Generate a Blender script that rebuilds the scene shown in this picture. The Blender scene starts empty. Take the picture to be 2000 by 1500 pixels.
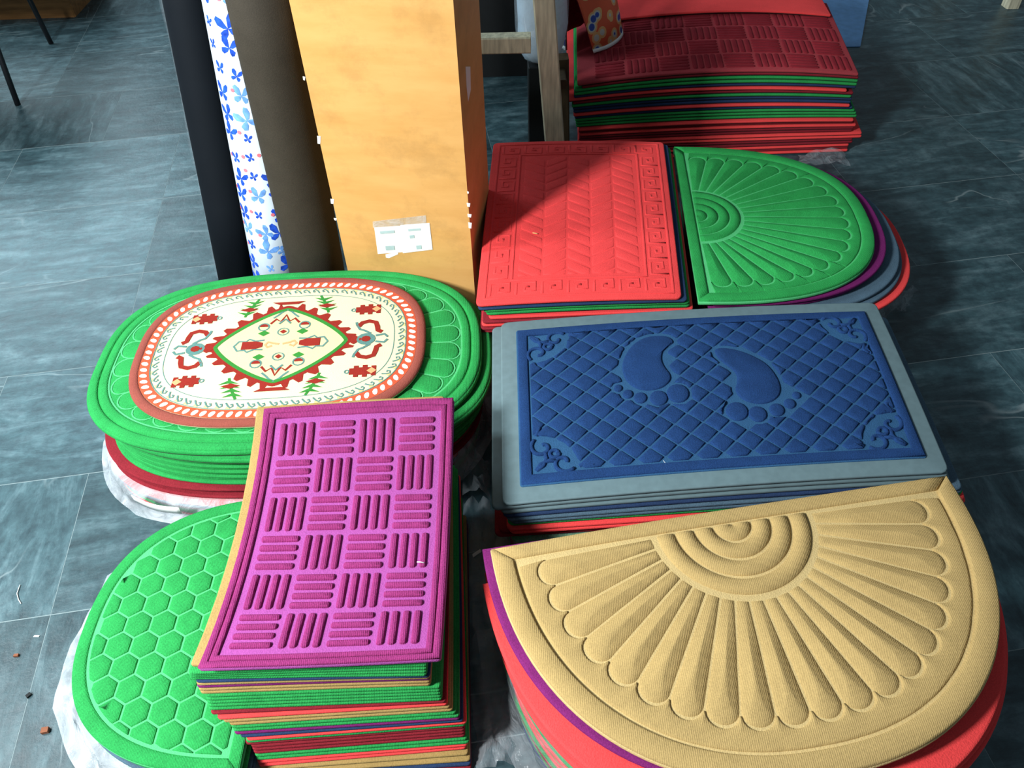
import bpy, math, random
from mathutils import Vector, Matrix
random.seed(7)
scene = bpy.context.scene
COL = scene.collection

# ---------------------------------------------------------------- camera
F, PIT, ROLL, H = 1550.0, math.radians(46), math.radians(2), 1.48
cR, sR = math.cos(ROLL), math.sin(ROLL)
FWD = Vector((0, math.cos(PIT), -math.sin(PIT)))
DWN = Vector((0, -math.sin(PIT), -math.cos(PIT)))
RGT = Vector((1, 0, 0))
ix, iy = RGT * cR + DWN * sR, RGT * -sR + DWN * cR
cam_d = bpy.data.cameras.new('camera')
cam = bpy.data.objects.new('camera', cam_d)
COL.objects.link(cam)
cam_d.sensor_width = 36.0
cam_d.lens = F / 2000 * 36.0
cam_d.clip_start = 0.02
M = Matrix((ix, -iy, -FWD)).transposed().to_4x4()
M.translation = (0, 0, H)
cam.matrix_world = M
scene.camera = cam

# ---------------------------------------------------------------- light and exposure
world = bpy.data.worlds.new('world')
scene.world = world
world.use_nodes = True
bg = world.node_tree.nodes['Background']
bg.inputs[0].default_value = (0.72, 0.88, 1.0, 1)
bg.inputs[1].default_value = 0.15

def area(name, loc, target, sx, sy, power, col):
    d = bpy.data.lights.new(name, 'AREA')
    d.shape = 'RECTANGLE'; d.size = sx; d.size_y = sy
    d.energy = power; d.color = col
    o = bpy.data.objects.new(name, d)
    COL.objects.link(o)
    o.location = loc
    o.rotation_euler = (Vector(target) - Vector(loc)).to_track_quat('-Z', 'Y').to_euler()
    return o
area('shopfront_daylight', (-1.70, -0.08, 2.05), (-0.1, 1.5, 0.2), 0.3, 0.45, 128, (0.95, 0.99, 1.0))
area('far_window_daylight', (-3.3, 4.7, 1.9), (-0.4, 1.6, 0.0), 2.2, 1.5, 85, (0.68, 0.9, 1.0))
area('ceiling_fluorescent', (-2.35, 1.22, 2.3), (-0.9, 0.7, 0), 0.16, 1.2, 55, (0.85, 0.96, 1.0))
scene.view_settings.view_transform = 'Standard'
scene.view_settings.look = 'None'
scene.view_settings.exposure = 0.0
scene.view_settings.gamma = 1.0
scene.view_settings.use_curve_mapping = False

# ---------------------------------------------------------------- geometry helpers
CAMP = Vector((0, 0, H))
def ray(px, py):
    return FWD + ix * ((px - 1000) / F) + iy * ((py - 750) / F)
def un(px, py, z=0.0):
    d = ray(px, py); return CAMP + d * ((z - H) / d.z)
def at(px, py, Y):
    d = ray(px, py); return CAMP + d * (Y / d.y)

def mesh_obj(name, verts, faces, mat, parent=None, smooth=True, origin=None, mats=None, fm=None):
    if parent is not None:
        o0 = Vector(parent['_o'])
    elif origin is not None:
        o0 = Vector(origin)
    else:
        n = len(verts)
        o0 = Vector((sum(v[0] for v in verts) / n, sum(v[1] for v in verts) / n, min(v[2] for v in verts)))
    me = bpy.data.meshes.new(name)
    me.from_pydata([(v[0] - o0.x, v[1] - o0.y, v[2] - o0.z) for v in verts], [], faces)
    if mats:
        for m in mats: me.materials.append(m)
        if fm: me.polygons.foreach_set('material_index', fm)
    else:
        me.materials.append(mat)
    if smooth:
        me.polygons.foreach_set('use_smooth', [True] * len(me.polygons))
    me.update()
    o = bpy.data.objects.new(name, me)
    COL.objects.link(o)
    o['_o'] = list(o0)
    if parent is not None:
        o.parent = parent
    else:
        o.location = o0
    return o

def empty(name, loc):
    o = bpy.data.objects.new(name, None)
    COL.objects.link(o); o.location = loc; o['_o'] = list(loc)
    o.empty_display_size = 0.05
    return o

def tag(o, label, cat, group=None, kind=None):
    o['label'] = label; o['category'] = cat
    if group: o['group'] = group
    if kind: o['kind'] = kind
    return o

ORD = ['top', 'second', 'third', 'fourth', 'fifth', 'sixth', 'seventh', 'eighth', 'ninth', 'tenth', 'eleventh', 'twelfth',
       'thirteenth', 'fourteenth', 'fifteenth', 'sixteenth', 'seventeenth', 'eighteenth', 'nineteenth', 'twentieth',
       'twenty-first', 'twenty-second', 'twenty-third', 'twenty-fourth', 'twenty-fifth', 'twenty-sixth', 'twenty-seventh',
       'twenty-eighth', 'twenty-ninth', 'thirtieth', 'thirty-first', 'thirty-second', 'thirty-third', 'thirty-fourth',
       'thirty-fifth', 'thirty-sixth', 'thirty-seventh', 'thirty-eighth', 'thirty-ninth', 'fortieth']

def box_mesh(x0, x1, y0, y1, z0, z1, b=0.0):
    """box with chamfered top and vertical edges -> verts, faces"""
    if b <= 0:
        v = [(x, y, z) for z in (z0, z1) for (x, y) in ((x0, y0), (x1, y0), (x1, y1), (x0, y1))]
        f = [(3, 2, 1, 0), (4, 5, 6, 7)] + [(i, (i + 1) % 4, 4 + (i + 1) % 4, 4 + i) for i in range(4)]
        return v, f
    def ring(d, z):
        return [(x0 + b + d, y0 + d, z), (x1 - b - d, y0 + d, z), (x1 - d, y0 + b + d, z), (x1 - d, y1 - b - d, z),
                (x1 - b - d, y1 - d, z), (x0 + b + d, y1 - d, z), (x0 + d, y1 - b - d, z), (x0 + d, y0 + b + d, z)]
    v = ring(0, z0) + ring(0, z1 - b) + ring(b * .7, z1)
    f = [tuple(range(7, -1, -1)), tuple(range(16, 24))]
    for k in (0, 8):
        f += [(k + i, k + (i + 1) % 8, k + 8 + (i + 1) % 8, k + 8 + i) for i in range(8)]
    return v, f

def bar_between(a, b, w, h, up=Vector((0, 0, 1)), bev=0.004):
    """square bar from a to b -> verts, faces with chamfered long edges"""
    a, b = Vector(a), Vector(b)
    d = (b - a).normalized()
    s = d.cross(up)
    if s.length < 1e-3: s = Vector((1, 0, 0))
    s.normalize(); t = s.cross(d)
    prof = [(-w/2 + bev, -h/2), (w/2 - bev, -h/2), (w/2, -h/2 + bev), (w/2, h/2 - bev), (w/2 - bev, h/2), (-w/2 + bev, h/2), (-w/2, h/2 - bev), (-w/2, -h/2 + bev)]
    v = [a + s * p + t * q for p, q in prof] + [b + s * p + t * q for p, q in prof]
    f = [tuple(range(7, -1, -1)), tuple(range(8, 16))] + [(i, (i + 1) % 8, 8 + (i + 1) % 8, 8 + i) for i in range(8)]
    return v, f

def tube(pts, r, n=12, caps=True):
    v, f = [], []
    pts = [Vector(p) for p in pts]
    for i, p in enumerate(pts):
        d = (pts[min(i + 1, len(pts) - 1)] - pts[max(i - 1, 0)]).normalized()
        s = d.cross(Vector((0.3, 1, 0.1))).normalized(); t = s.cross(d)
        rr = r[i] if isinstance(r, (list, tuple)) else r
        for k in range(n):
            a = 2 * math.pi * k / n
            v.append(p + s * (math.cos(a) * rr) + t * (math.sin(a) * rr))
    for i in range(len(pts) - 1):
        for k in range(n):
            f.append((i * n + k, i * n + (k + 1) % n, (i + 1) * n + (k + 1) % n, (i + 1) * n + k))
    if caps:
        f.append(tuple(range(n - 1, -1, -1))); f.append(tuple(range((len(pts) - 1) * n, len(pts) * n)))
    return v, f

def area2(p):
    return sum(p[i][0] * p[(i + 1) % len(p)][1] - p[(i + 1) % len(p)][0] * p[i][1] for i in range(len(p)))
def ccw(p):
    return list(p) if area2(p) > 0 else list(reversed(p))
def inset(p, d):
    """move a ccw polygon's vertices inwards by d"""
    n = len(p); out = []
    for i in range(n):
        a, b, c = p[i - 1], p[i], p[(i + 1) % n]
        e1 = Vector((b[0] - a[0], b[1] - a[1])); e2 = Vector((c[0] - b[0], c[1] - b[1]))
        if e1.length < 1e-9 or e2.length < 1e-9:
            out.append(b); continue
        n1 = Vector((-e1.y, e1.x)).normalized(); n2 = Vector((-e2.y, e2.x)).normalized()
        m = n1 + n2
        k = m.length_squared
        if k < .3: m = n1; s = 1
        else: s = min(2 / k, 1.7)
        out.append((b[0] + m.x * d * s, b[1] + m.y * d * s))
    return out
def clip_convex(poly, clip):
    """Sutherland-Hodgman, both ccw"""
    out = list(poly)
    for i in range(len(clip)):
        a, b = clip[i], clip[(i + 1) % len(clip)]
        def side(p): return (b[0]-a[0]) * (p[1]-a[1]) - (b[1]-a[1]) * (p[0]-a[0])
        src, out = out, []
        for j in range(len(src)):
            p, q = src[j - 1], src[j]
            sp, sq = side(p), side(q)
            if (sp >= 0) != (sq >= 0):
                t = sp / (sp - sq); out.append((p[0] + (q[0]-p[0]) * t, p[1] + (q[1]-p[1]) * t))
            if sq >= 0: out.append(q)
        if len(out) < 3: return []
    # drop near-duplicates
    res = []
    for p in out:
        if not res or (abs(p[0]-res[-1][0]) + abs(p[1]-res[-1][1])) > 1e-4: res.append(p)
    return res if len(res) >= 3 else []
def inside(p, poly):
    r = False; n = len(poly)
    for i in range(n):
        a, b = poly[i - 1], poly[i]
        if (a[1] > p[1]) != (b[1] > p[1]) and p[0] < (b[0]-a[0]) * (p[1]-a[1]) / (b[1]-a[1]) + a[0]: r = not r
    return r
def densify(p, step):
    out = []
    for i in range(len(p)):
        a, b = p[i], p[(i + 1) % len(p)]
        L = math.hypot(b[0]-a[0], b[1]-a[1]); n = max(1, int(L / step))
        out += [(a[0] + (b[0]-a[0]) * k / n, a[1] + (b[1]-a[1]) * k / n) for k in range(n)]
    return out

# ---- a surface S maps flat mat coordinates (x, y) and a height h to a world point
class Frame:
    """flat mat: centre, axes, optional bend z(x, y)"""
    def __init__(s, c, ex, ey, z, bend=None):
        s.c = Vector(c); s.ex = Vector(ex); s.ey = Vector(ey); s.z = z; s.bend = bend
    def __call__(s, x, y, h=0.0):
        p = s.c + s.ex * x + s.ey * y
        return Vector((p.x, p.y, s.z + h + (s.bend(x, y) if s.bend else 0)))
class Patch:
    """biquadratic patch through 3x3 points (rows front to back, left to right) of size w x l"""
    def __init__(s, g, w, l):
        s.g = [[Vector(p) for p in r] for r in g]; s.w = w; s.l = l
    def __call__(s, x, y, h=0.0):
        u, v = x / s.w, y / s.l
        B = lambda t: ((1-t) * (1-2*t), 4*t*(1-t), t * (2*t-1))
        bu, bv = B(u), B(v)
        p = Vector((0, 0, 0))
        for i in range(3):
            for j in range(3): p += s.g[i][j] * (bv[i] * bu[j])
        p.z += h
        return p
    def inv(s, X, Y):
        x, y = s.w / 2, s.l / 2
        for _ in range(12):
            p = s(x, y); e = 1e-4
            dx = (s(x + e, y) - p) / e; dy = (s(x, y + e) - p) / e
            rx, ry = X - p.x, Y - p.y
            det = dx.x * dy.y - dx.y * dy.x
            x += (rx * dy.y - ry * dy.x) / det; y += (dx.x * ry - dx.y * rx) / det
        return x, y
def quad_patch(fl, fr, br, bl, w, l, bump=0.0, side=0.0):
    """patch from four corners, middle of the width raised by bump"""
    fl, fr, br, bl = map(Vector, (fl, fr, br, bl))
    up = Vector((0, 0, bump))
    ml, mr = (fl + bl) / 2, (fr + br) / 2
    ml.z += side; mr.z += side
    return Patch([[fl, (fl + fr) / 2 + up, fr], [ml, (ml + mr) / 2 + up, mr], [bl, (bl + br) / 2 + up, br]], w, l)

def slab(out, S, z0, z1, rnd=0.003, rings=(.8, .55, .3)):
    """a sheet with outline out between heights z0..z1, softly rounded at the rim"""
    p0 = ccw(out); n = len(p0)
    cx = sum(p[0] for p in p0) / n; cy = sum(p[1] for p in p0) / n
    p1 = inset(p0, rnd * .35); p2 = inset(p0, rnd * 1.2)
    v, f = [], []
    def ring(p, h):
        k = len(v); v.extend(S(x, y, h) for x, y in p); return k
    def sc(p, k): return [(cx + (x-cx) * k, cy + (y-cy) * k) for x, y in p]
    seq = [(sc(p0, k), z0) for k in reversed(rings)] + [(p1, z0), (p0, z0 + (z1-z0) * .3), (p0, z0 + (z1-z0) * .7), (p1, z1 - (z1-z0) * .08), (p2, z1)] + [(sc(p2, k), z1) for k in rings]
    ks = [ring(p, h) for p, h in seq]
    for a, b in zip(ks, ks[1:]):
        f += [(a + i, a + (i + 1) % n, b + (i + 1) % n, b + i) for i in range(n)]
    for k, h, fl in ((ks[0], z0, True), (ks[-1], z1, False)):
        c = len(v); v.append(S(cx, cy, h))
        f += [((k + (i+1) % n, k + i, c) if fl else (k + i, k + (i+1) % n, c)) for i in range(n)]
    return v, f

def pad(out, S, z0, h, bev=0.003, dome=0.0):
    """a raised pillow on a mat"""
    p0 = ccw(out); n = len(p0)
    p1 = inset(p0, bev * .25); p2 = inset(p0, bev)
    cx = sum(p[0] for p in p2) / n; cy = sum(p[1] for p in p2) / n
    p3 = [(cx + (x-cx) * .5, cy + (y-cy) * .5) for x, y in p2]
    v = [S(x, y, z0) for x, y in p0] + [S(x, y, z0 + h * .65) for x, y in p1] + [S(x, y, z0 + h) for x, y in p2] + [S(x, y, z0 + h + dome * .75) for x, y in p3] + [S(cx, cy, z0 + h + dome)]
    f = []
    for k in (0, n, 2 * n):
        f += [(k + i, k + (i + 1) % n, k + n + (i + 1) % n, k + n + i) for i in range(n)]
    f += [(3 * n + i, 3 * n + (i + 1) % n, 4 * n) for i in range(n)]
    return v, f

def band(outer, inner, S, z0, h, bev=0.12, closed=True):
    """raised strip between two paths with equally many points"""
    n = len(outer); v, f = [], []
    prof = [(0, 0), (bev * .2, .7), (bev, 1), (.5, 1.06), (1 - bev, 1), (1 - bev * .2, .7), (1, 0)]
    for t, k in prof:
        v += [S(a[0] + (b[0]-a[0]) * t, a[1] + (b[1]-a[1]) * t, z0 + h * k) for a, b in zip(outer, inner)]
    m = n if closed else n - 1
    for r in range(len(prof) - 1):
        f += [(r*n + i, r*n + (i+1) % n, (r+1)*n + (i+1) % n, (r+1)*n + i) for i in range(m)]
    if not closed:
        f.append(tuple(r * n for r in range(len(prof)))); f.append(tuple(r * n + n - 1 for r in reversed(range(len(prof)))))
    return v, f

def ribbon(path, w, closed=False):
    """left and right offset paths of a polyline"""
    n = len(path); L, R = [], []
    for i in range(n):
        a = path[i - 1] if (i or closed) else path[0]; b = path[(i + 1) % n] if (i < n - 1 or closed) else path[-1]
        dx, dy = b[0]-a[0], b[1]-a[1]; k = math.hypot(dx, dy) or 1
        L.append((path[i][0] - dy / k * w / 2, path[i][1] + dx / k * w / 2)); R.append((path[i][0] + dy / k * w / 2, path[i][1] - dx / k * w / 2))
    return L, R

def flat_strip(path, w, S, h, closed=False):
    L, R = ribbon(path, w, closed); n = len(path)
    v = [S(x, y, h) for x, y in L] + [S(x, y, h) for x, y in R]
    f = [(n + i, n + (i+1) % n, (i+1) % n, i) for i in range(n if closed else n - 1)]
    return v, f
def flat_poly(p, S, h):
    p = ccw(p); n = len(p)
    cx = sum(q[0] for q in p) / n; cy = sum(q[1] for q in p) / n
    return [S(x, y, h) for x, y in p] + [S(cx, cy, h)], [(i, (i+1) % n, n) for i in range(n)]
def join(parts):
    V, Fc = [], []
    for v, f in parts:
        k = len(V); V += v; Fc += [tuple(i + k for i in q) for q in f]
    return V, Fc

def sellipse(a, b, n, N=96, t0=0.0, t1=2 * math.pi, end=False):
    out = []
    for i in range(N + (1 if end else 0)):
        t = t0 + (t1 - t0) * i / N
        c, s = math.cos(t), math.sin(t)
        out.append((a * math.copysign(abs(c) ** (2 / n), c), b * math.copysign(abs(s) ** (2 / n), s)))
    return out
def rect(w, l, r=0.006, k=3, x0=0.0, y0=0.0):
    out = []
    for cx, cy, a0 in ((w - r, r, -90), (w - r, l - r, 0), (r, l - r, 90), (r, r, 180)):
        for i in range(k + 1):
            a = math.radians(a0 + 90 * i / k); out.append((x0 + cx + r * math.cos(a), y0 + cy + r * math.sin(a)))
    return densify(out, 0.06)

# ---------------------------------------------------------------- materials
def nodes(name):
    m = bpy.data.materials.new(name); m.use_nodes = True
    nt = m.node_tree; b = nt.nodes['Principled BSDF']
    return m, nt, b
def N(nt, t, **k):
    n = nt.nodes.new(t)
    for a, v in k.items():
        if a in n.inputs: n.inputs[a].default_value = v
        else: setattr(n, a, v)
    return n
def ramp(nt, fac, stops):
    r = nt.nodes.new('ShaderNodeValToRGB'); nt.links.new(fac, r.inputs[0])
    el = r.color_ramp.elements
    while len(el) < len(stops): el.new(.5)
    for e, (p, c) in zip(el, stops): e.position = p; e.color = (*c, 1)
    return r
def mul(c, k): return tuple(min(1, x * k) for x in c)

def carpet(name, col, var=.22, rib=0.0, rough=.95, bump=.5, sheen=.25):
    m, nt, b = nodes(name)
    tc = N(nt, 'ShaderNodeTexCoord')
    n1 = N(nt, 'ShaderNodeTexNoise', Scale=420.0, Detail=2.0); nt.links.new(tc.outputs['Object'], n1.inputs['Vector'])
    n2 = N(nt, 'ShaderNodeTexNoise', Scale=26.0, Detail=4.0); nt.links.new(tc.outputs['Object'], n2.inputs['Vector'])
    mx = N(nt, 'ShaderNodeMath', operation='MULTIPLY_ADD'); nt.links.new(n2.outputs[0], mx.inputs[0]); mx.inputs[1].default_value = .55
    nt.links.new(n1.outputs[0], mx.inputs[2])
    r = ramp(nt, mx.outputs[0], [(.5, mul(col, 1 - var)), (1.0, mul(col, 1 + var))])
    nt.links.new(r.outputs[0], b.inputs['Base Color'])
    b.inputs['Roughness'].default_value = rough
    b.inputs['Specular IOR Level'].default_value = .15
    b.inputs['Sheen Weight'].default_value = sheen
    b.inputs['Sheen Roughness'].default_value = .6
    b.inputs['Sheen Tint'].default_value = (*mul(col, 1.6), 1)
    hgt = n1.outputs[0]
    if rib:
        w = N(nt, 'ShaderNodeTexWave', Scale=rib * 2.2, Distortion=.6); w.inputs['Detail Scale'].default_value = 3.0
        w.bands_direction = 'X'
        nt.links.new(tc.outputs['Object'], w.inputs['Vector'])
        ad = N(nt, 'ShaderNodeMath', operation='MULTIPLY_ADD'); ad.inputs[1].default_value = .35; nt.links.new(w.outputs[1], ad.inputs[0]); nt.links.new(n1.outputs[0], ad.inputs[2]); hgt = ad.outputs[0]
    bp = N(nt, 'ShaderNodeBump', Strength=bump, Distance=.002); nt.links.new(hgt, bp.inputs['Height']); nt.links.new(bp.outputs[0], b.inputs['Normal'])
    return m

def plain(name, col, rough=.6, spec=.3, var=.08, scale=30.0, bump=0.0, metal=0.0, stretch=None):
    m, nt, b = nodes(name)
    tc = N(nt, 'ShaderNodeTexCoord')
    n = N(nt, 'ShaderNodeTexNoise', Scale=scale, Detail=5.0)
    if stretch:
        mp = N(nt, 'ShaderNodeMapping'); mp.inputs['Scale'].default_value = stretch
        nt.links.new(tc.outputs['Object'], mp.inputs[0]); nt.links.new(mp.outputs[0], n.inputs['Vector'])
    else:
        nt.links.new(tc.outputs['Object'], n.inputs['Vector'])
    r = ramp(nt, n.outputs[0], [(.3, mul(col, 1 - var)), (.7, mul(col, 1 + var))])
    nt.links.new(r.outputs[0], b.inputs['Base Color'])
    b.inputs['Roughness'].default_value = rough; b.inputs['Specular IOR Level'].default_value = spec; b.inputs['Metallic'].default_value = metal
    if bump:
        bp = N(nt, 'ShaderNodeBump', Strength=bump, Distance=.002); nt.links.new(n.outputs[0], bp.inputs['Height']); nt.links.new(bp.outputs[0], b.inputs['Normal'])
    return m

GREEN = (.024, .29, .068)
MAT = dict(
    green=carpet('green_pile', GREEN, rib=55),
    green_groove=carpet('green_pressed_pile', (.085, .48, .175), var=.12),
    red=carpet('red_pile', (.84, .064, .064), var=.12, sheen=.4),
    dark_red=carpet('dark_red_pile', (.22, .016, .025)),
    dark_red_groove=carpet('dark_red_pressed_pile', (.36, .045, .055), var=.12),
    beige=carpet('beige_pile', (.36, .24, .085), var=.15),
    tan=carpet('tan_pile', (.42, .29, .115), var=.13, rib=50, bump=.35),
    tan_groove=carpet('tan_pressed_pile', (.54, .40, .18), var=.1),
    magenta=carpet('magenta_pile', (.25, .028, .13), rib=50),
    magenta_groove=carpet('magenta_pressed_pile', (.34, .072, .285), var=.12),
    purple=carpet('purple_pile', (.17, .016, .12)),
    navy=carpet('navy_pile', (.022, .045, .11)),
    blue=carpet('blue_pile', (.012, .042, .135), var=.25),
    blue_groove=carpet('blue_pressed_pile', (.026, .088, .19), var=.15),
    slate_blue=carpet('slate_blue_pile', (.075, .13, .18)),
    rubber=plain('grey_rubber', (.13, .20, .22), rough=.55, spec=.4, scale=60, bump=.1),
    backing=plain('dark_backing', (.03, .032, .03), rough=.8),
    cream=carpet('cream_pile', (.76, .69, .43), var=.06, bump=.25, sheen=.1),
    rust=carpet('rust_pile', (.27, .068, .05), var=.15),
    print_red=carpet('print_red', (.55, .09, .04), var=.12, bump=.2),
    print_brown=carpet('print_brown', (.27, .022, .014), var=.15, bump=.2),
    print_green=carpet('print_green', (.035, .22, .035), var=.15, bump=.2),
    print_teal=carpet('print_teal', (.10, .22, .20), var=.15, bump=.2),
    print_yellow=carpet('print_yellow', (.80, .58, .22), var=.1, bump=.2),
    print_orange=carpet('print_orange', (.86, .35, .16), var=.1, bump=.2),
    print_pale=carpet('print_pale_yellow', (.78, .66, .33), var=.06, bump=.2),
    print_white=carpet('print_white', (.9, .88, .75), var=.05, bump=.2),
    black_sheet=plain('black_sheet', (.005, .007, .010), rough=.75, spec=.12, scale=8, bump=.15),
    brown_grey=carpet('brown_grey_sheet', (.040, .033, .024), var=.15, bump=.25, rough=.8, sheen=.1),
    white_vinyl=plain('white_vinyl', (.74, .84, .96), rough=.35, spec=.4, var=.05),
    print_blue=plain('print_blue', (.02, .09, .62), rough=.4, var=.5, scale=70),
    print_light_blue=plain('print_light_blue', (.16, .36, .82), rough=.4, var=.3, scale=70),
    print_pink=plain('print_pink', (.85, .2, .25), rough=.4),
    white=plain('white_paper', (.86, .86, .84), rough=.6, var=.03),
    ink=plain('ink', (.42, .55, .55), rough=.6),
    wood_pale=plain('pale_wood', (.58, .54, .39), rough=.65, var=.3, scale=9, stretch=(9, 9, 1.2), bump=.1),
    wood_dark=plain('dark_wood', (.07, .045, .022), rough=.7, var=.3, scale=9, stretch=(9, 9, 1.2)),
    wood_orange=plain('orange_brown_wood', (.33, .16, .055), rough=.55, var=.3, scale=6, stretch=(1, 9, 9)),
    black_metal=plain('black_metal', (.012, .013, .016), rough=.4, spec=.5),
    black_box=plain('black_board', (.008, .010, .011), rough=.7),
    pale_blue=plain('pale_blue_reflection', (.15, .33, .62), rough=.5, var=.12),  # colour stands in for a reflection in the glossy floor
    crumb=plain('brown_crumb', (.25, .09, .045), rough=.8, var=.3),
)

def laminate():
    m, nt, b = nodes('orange_laminate')
    tc = N(nt, 'ShaderNodeTexCoord')
    mp = N(nt, 'ShaderNodeMapping'); mp.inputs['Scale'].default_value = (2.0, 2.0, 9.0)
    nt.links.new(tc.outputs['Object'], mp.inputs[0])
    n1 = N(nt, 'ShaderNodeTexNoise', Scale=3.0, Detail=6.0, Roughness=.6); nt.links.new(mp.outputs[0], n1.inputs['Vector'])
    n2 = N(nt, 'ShaderNodeTexNoise', Scale=9.0, Detail=7.0, Roughness=.7); nt.links.new(tc.outputs['Object'], n2.inputs['Vector'])
    r = ramp(nt, n1.outputs[0], [(.3, (.64, .335, .10)), (.7, (.72, .40, .135))])
    r2 = ramp(nt, n2.outputs[0], [(.34, (.62, .62, .62)), (.5, (1, 1, 1))])
    mx = N(nt, 'ShaderNodeMixRGB', blend_type='MULTIPLY'); mx.inputs[0].default_value = .38
    nt.links.new(r.outputs[0], mx.inputs[1]); nt.links.new(r2.outputs[0], mx.inputs[2]); nt.links.new(mx.outputs[0], b.inputs['Base Color'])
    b.inputs['Roughness'].default_value = .45; b.inputs['Specular IOR Level'].default_value = .3
    return m
MAT['laminate'] = laminate()

def slate():
    m, nt, b = nodes('slate_tile')
    tc = N(nt, 'ShaderNodeTexCoord'); oi = N(nt, 'ShaderNodeObjectInfo')
    mp = N(nt, 'ShaderNodeMapping')
    nt.links.new(tc.outputs['Object'], mp.inputs['Vector'])
    rnd = N(nt, 'ShaderNodeMath', operation='MULTIPLY'); rnd.inputs[1].default_value = 37.0; nt.links.new(oi.outputs['Random'], rnd.inputs[0])
    cb = N(nt, 'ShaderNodeCombineXYZ'); nt.links.new(rnd.outputs[0], cb.inputs[0]); nt.links.new(rnd.outputs[0], cb.inputs[1])
    nt.links.new(cb.outputs[0], mp.inputs['Location'])
    gt = N(nt, 'ShaderNodeMath', operation='GREATER_THAN'); gt.inputs[1].default_value = .72; nt.links.new(oi.outputs['Random'], gt.inputs[0])
    ro = N(nt, 'ShaderNodeMath', operation='MULTIPLY'); ro.inputs[1].default_value = math.pi / 2; nt.links.new(gt.outputs[0], ro.inputs[0])
    cr = N(nt, 'ShaderNodeCombineXYZ'); nt.links.new(ro.outputs[0], cr.inputs[2]); nt.links.new(cr.outputs[0], mp.inputs['Rotation'])
    st = N(nt, 'ShaderNodeMapping'); st.inputs['Scale'].default_value = (2.2, 8.0, 4.0); nt.links.new(mp.outputs[0], st.inputs[0])
    n1 = N(nt, 'ShaderNodeTexNoise', Scale=2.2, Detail=9.0, Roughness=.68, Distortion=.5); nt.links.new(st.outputs[0], n1.inputs['Vector'])
    n2 = N(nt, 'ShaderNodeTexNoise', Scale=26.0, Detail=6.0, Roughness=.7); nt.links.new(mp.outputs[0], n2.inputs['Vector'])
    r1 = ramp(nt, n1.outputs[0], [(.30, (.016, .042, .052)), (.50, (.052, .112, .130)), (.70, (.150, .245, .270))])
    r2 = ramp(nt, n2.outputs[0], [(.36, (.5, .53, .56)), (.64, (1, 1, 1))])
    mx = N(nt, 'ShaderNodeMixRGB', blend_type='MULTIPLY'); mx.inputs[0].default_value = 1
    nt.links.new(r1.outputs[0], mx.inputs[1]); nt.links.new(r2.outputs[0], mx.inputs[2])
    tv_ = N(nt, 'ShaderNodeMapRange'); tv_.inputs['To Min'].default_value = .72; tv_.inputs['To Max'].default_value = 1.3
    fr_ = N(nt, 'ShaderNodeMath', operation='FRACT'); nt.links.new(rnd.outputs[0], fr_.inputs[0]); nt.links.new(fr_.outputs[0], tv_.inputs[0])
    mv_ = N(nt, 'ShaderNodeMixRGB', blend_type='MULTIPLY'); mv_.inputs[0].default_value = 1; nt.links.new(mx.outputs[0], mv_.inputs[1]); nt.links.new(tv_.outputs[0], mv_.inputs[2]); mx = mv_
    # thin chalky scratches
    sv = N(nt, 'ShaderNodeMapping'); sv.inputs['Scale'].default_value = (1.0, 3.2, 1.0); sv.inputs['Rotation'].default_value = (0, 0, .25); nt.links.new(mp.outputs[0], sv.inputs[0])
    n3 = N(nt, 'ShaderNodeTexNoise', Scale=1.6, Detail=3.0, Roughness=.45, Distortion=.7); nt.links.new(sv.outputs[0], n3.inputs['Vector'])
    r3 = ramp(nt, n3.outputs[0], [(.488, (0, 0, 0)), (.5, (.6, .6, .6)), (.512, (0, 0, 0))])
    n4 = N(nt, 'ShaderNodeTexNoise', Scale=3.5, Detail=2.0); nt.links.new(mp.outputs[0], n4.inputs['Vector'])
    r4 = ramp(nt, n4.outputs[0], [(.52, (0, 0, 0)), (.66, (1, 1, 1))])
    mm = N(nt, 'ShaderNodeMath', operation='MULTIPLY'); nt.links.new(r3.outputs[0], mm.inputs[0]); nt.links.new(r4.outputs[0], mm.inputs[1])
    m2 = N(nt, 'ShaderNodeMixRGB'); m2.inputs[2].default_value = (.30, .37, .38, 1); nt.links.new(mm.outputs[0], m2.inputs[0]); nt.links.new(mx.outputs[0], m2.inputs[1])
    nt.links.new(m2.outputs[0], b.inputs['Base Color'])
    rr = N(nt, 'ShaderNodeMapRange'); rr.inputs['To Min'].default_value = .3; rr.inputs['To Max'].default_value = .52
    nt.links.new(n2.outputs[0], rr.inputs[0]); nt.links.new(rr.outputs[0], b.inputs['Roughness'])
    b.inputs['Specular IOR Level'].default_value = .5
    ad = N(nt, 'ShaderNodeMath', operation='ADD'); nt.links.new(n1.outputs[0], ad.inputs[0]); nt.links.new(n2.outputs[0], ad.inputs[1])
    bp = N(nt, 'ShaderNodeBump', Strength=.35, Distance=.004); nt.links.new(ad.outputs[0], bp.inputs['Height']); nt.links.new(bp.outputs[0], b.inputs['Normal'])
    return m
MAT['slate'] = slate()
MAT['grout'] = plain('pale_grout', (.22, .28, .29), rough=.9)

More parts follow.
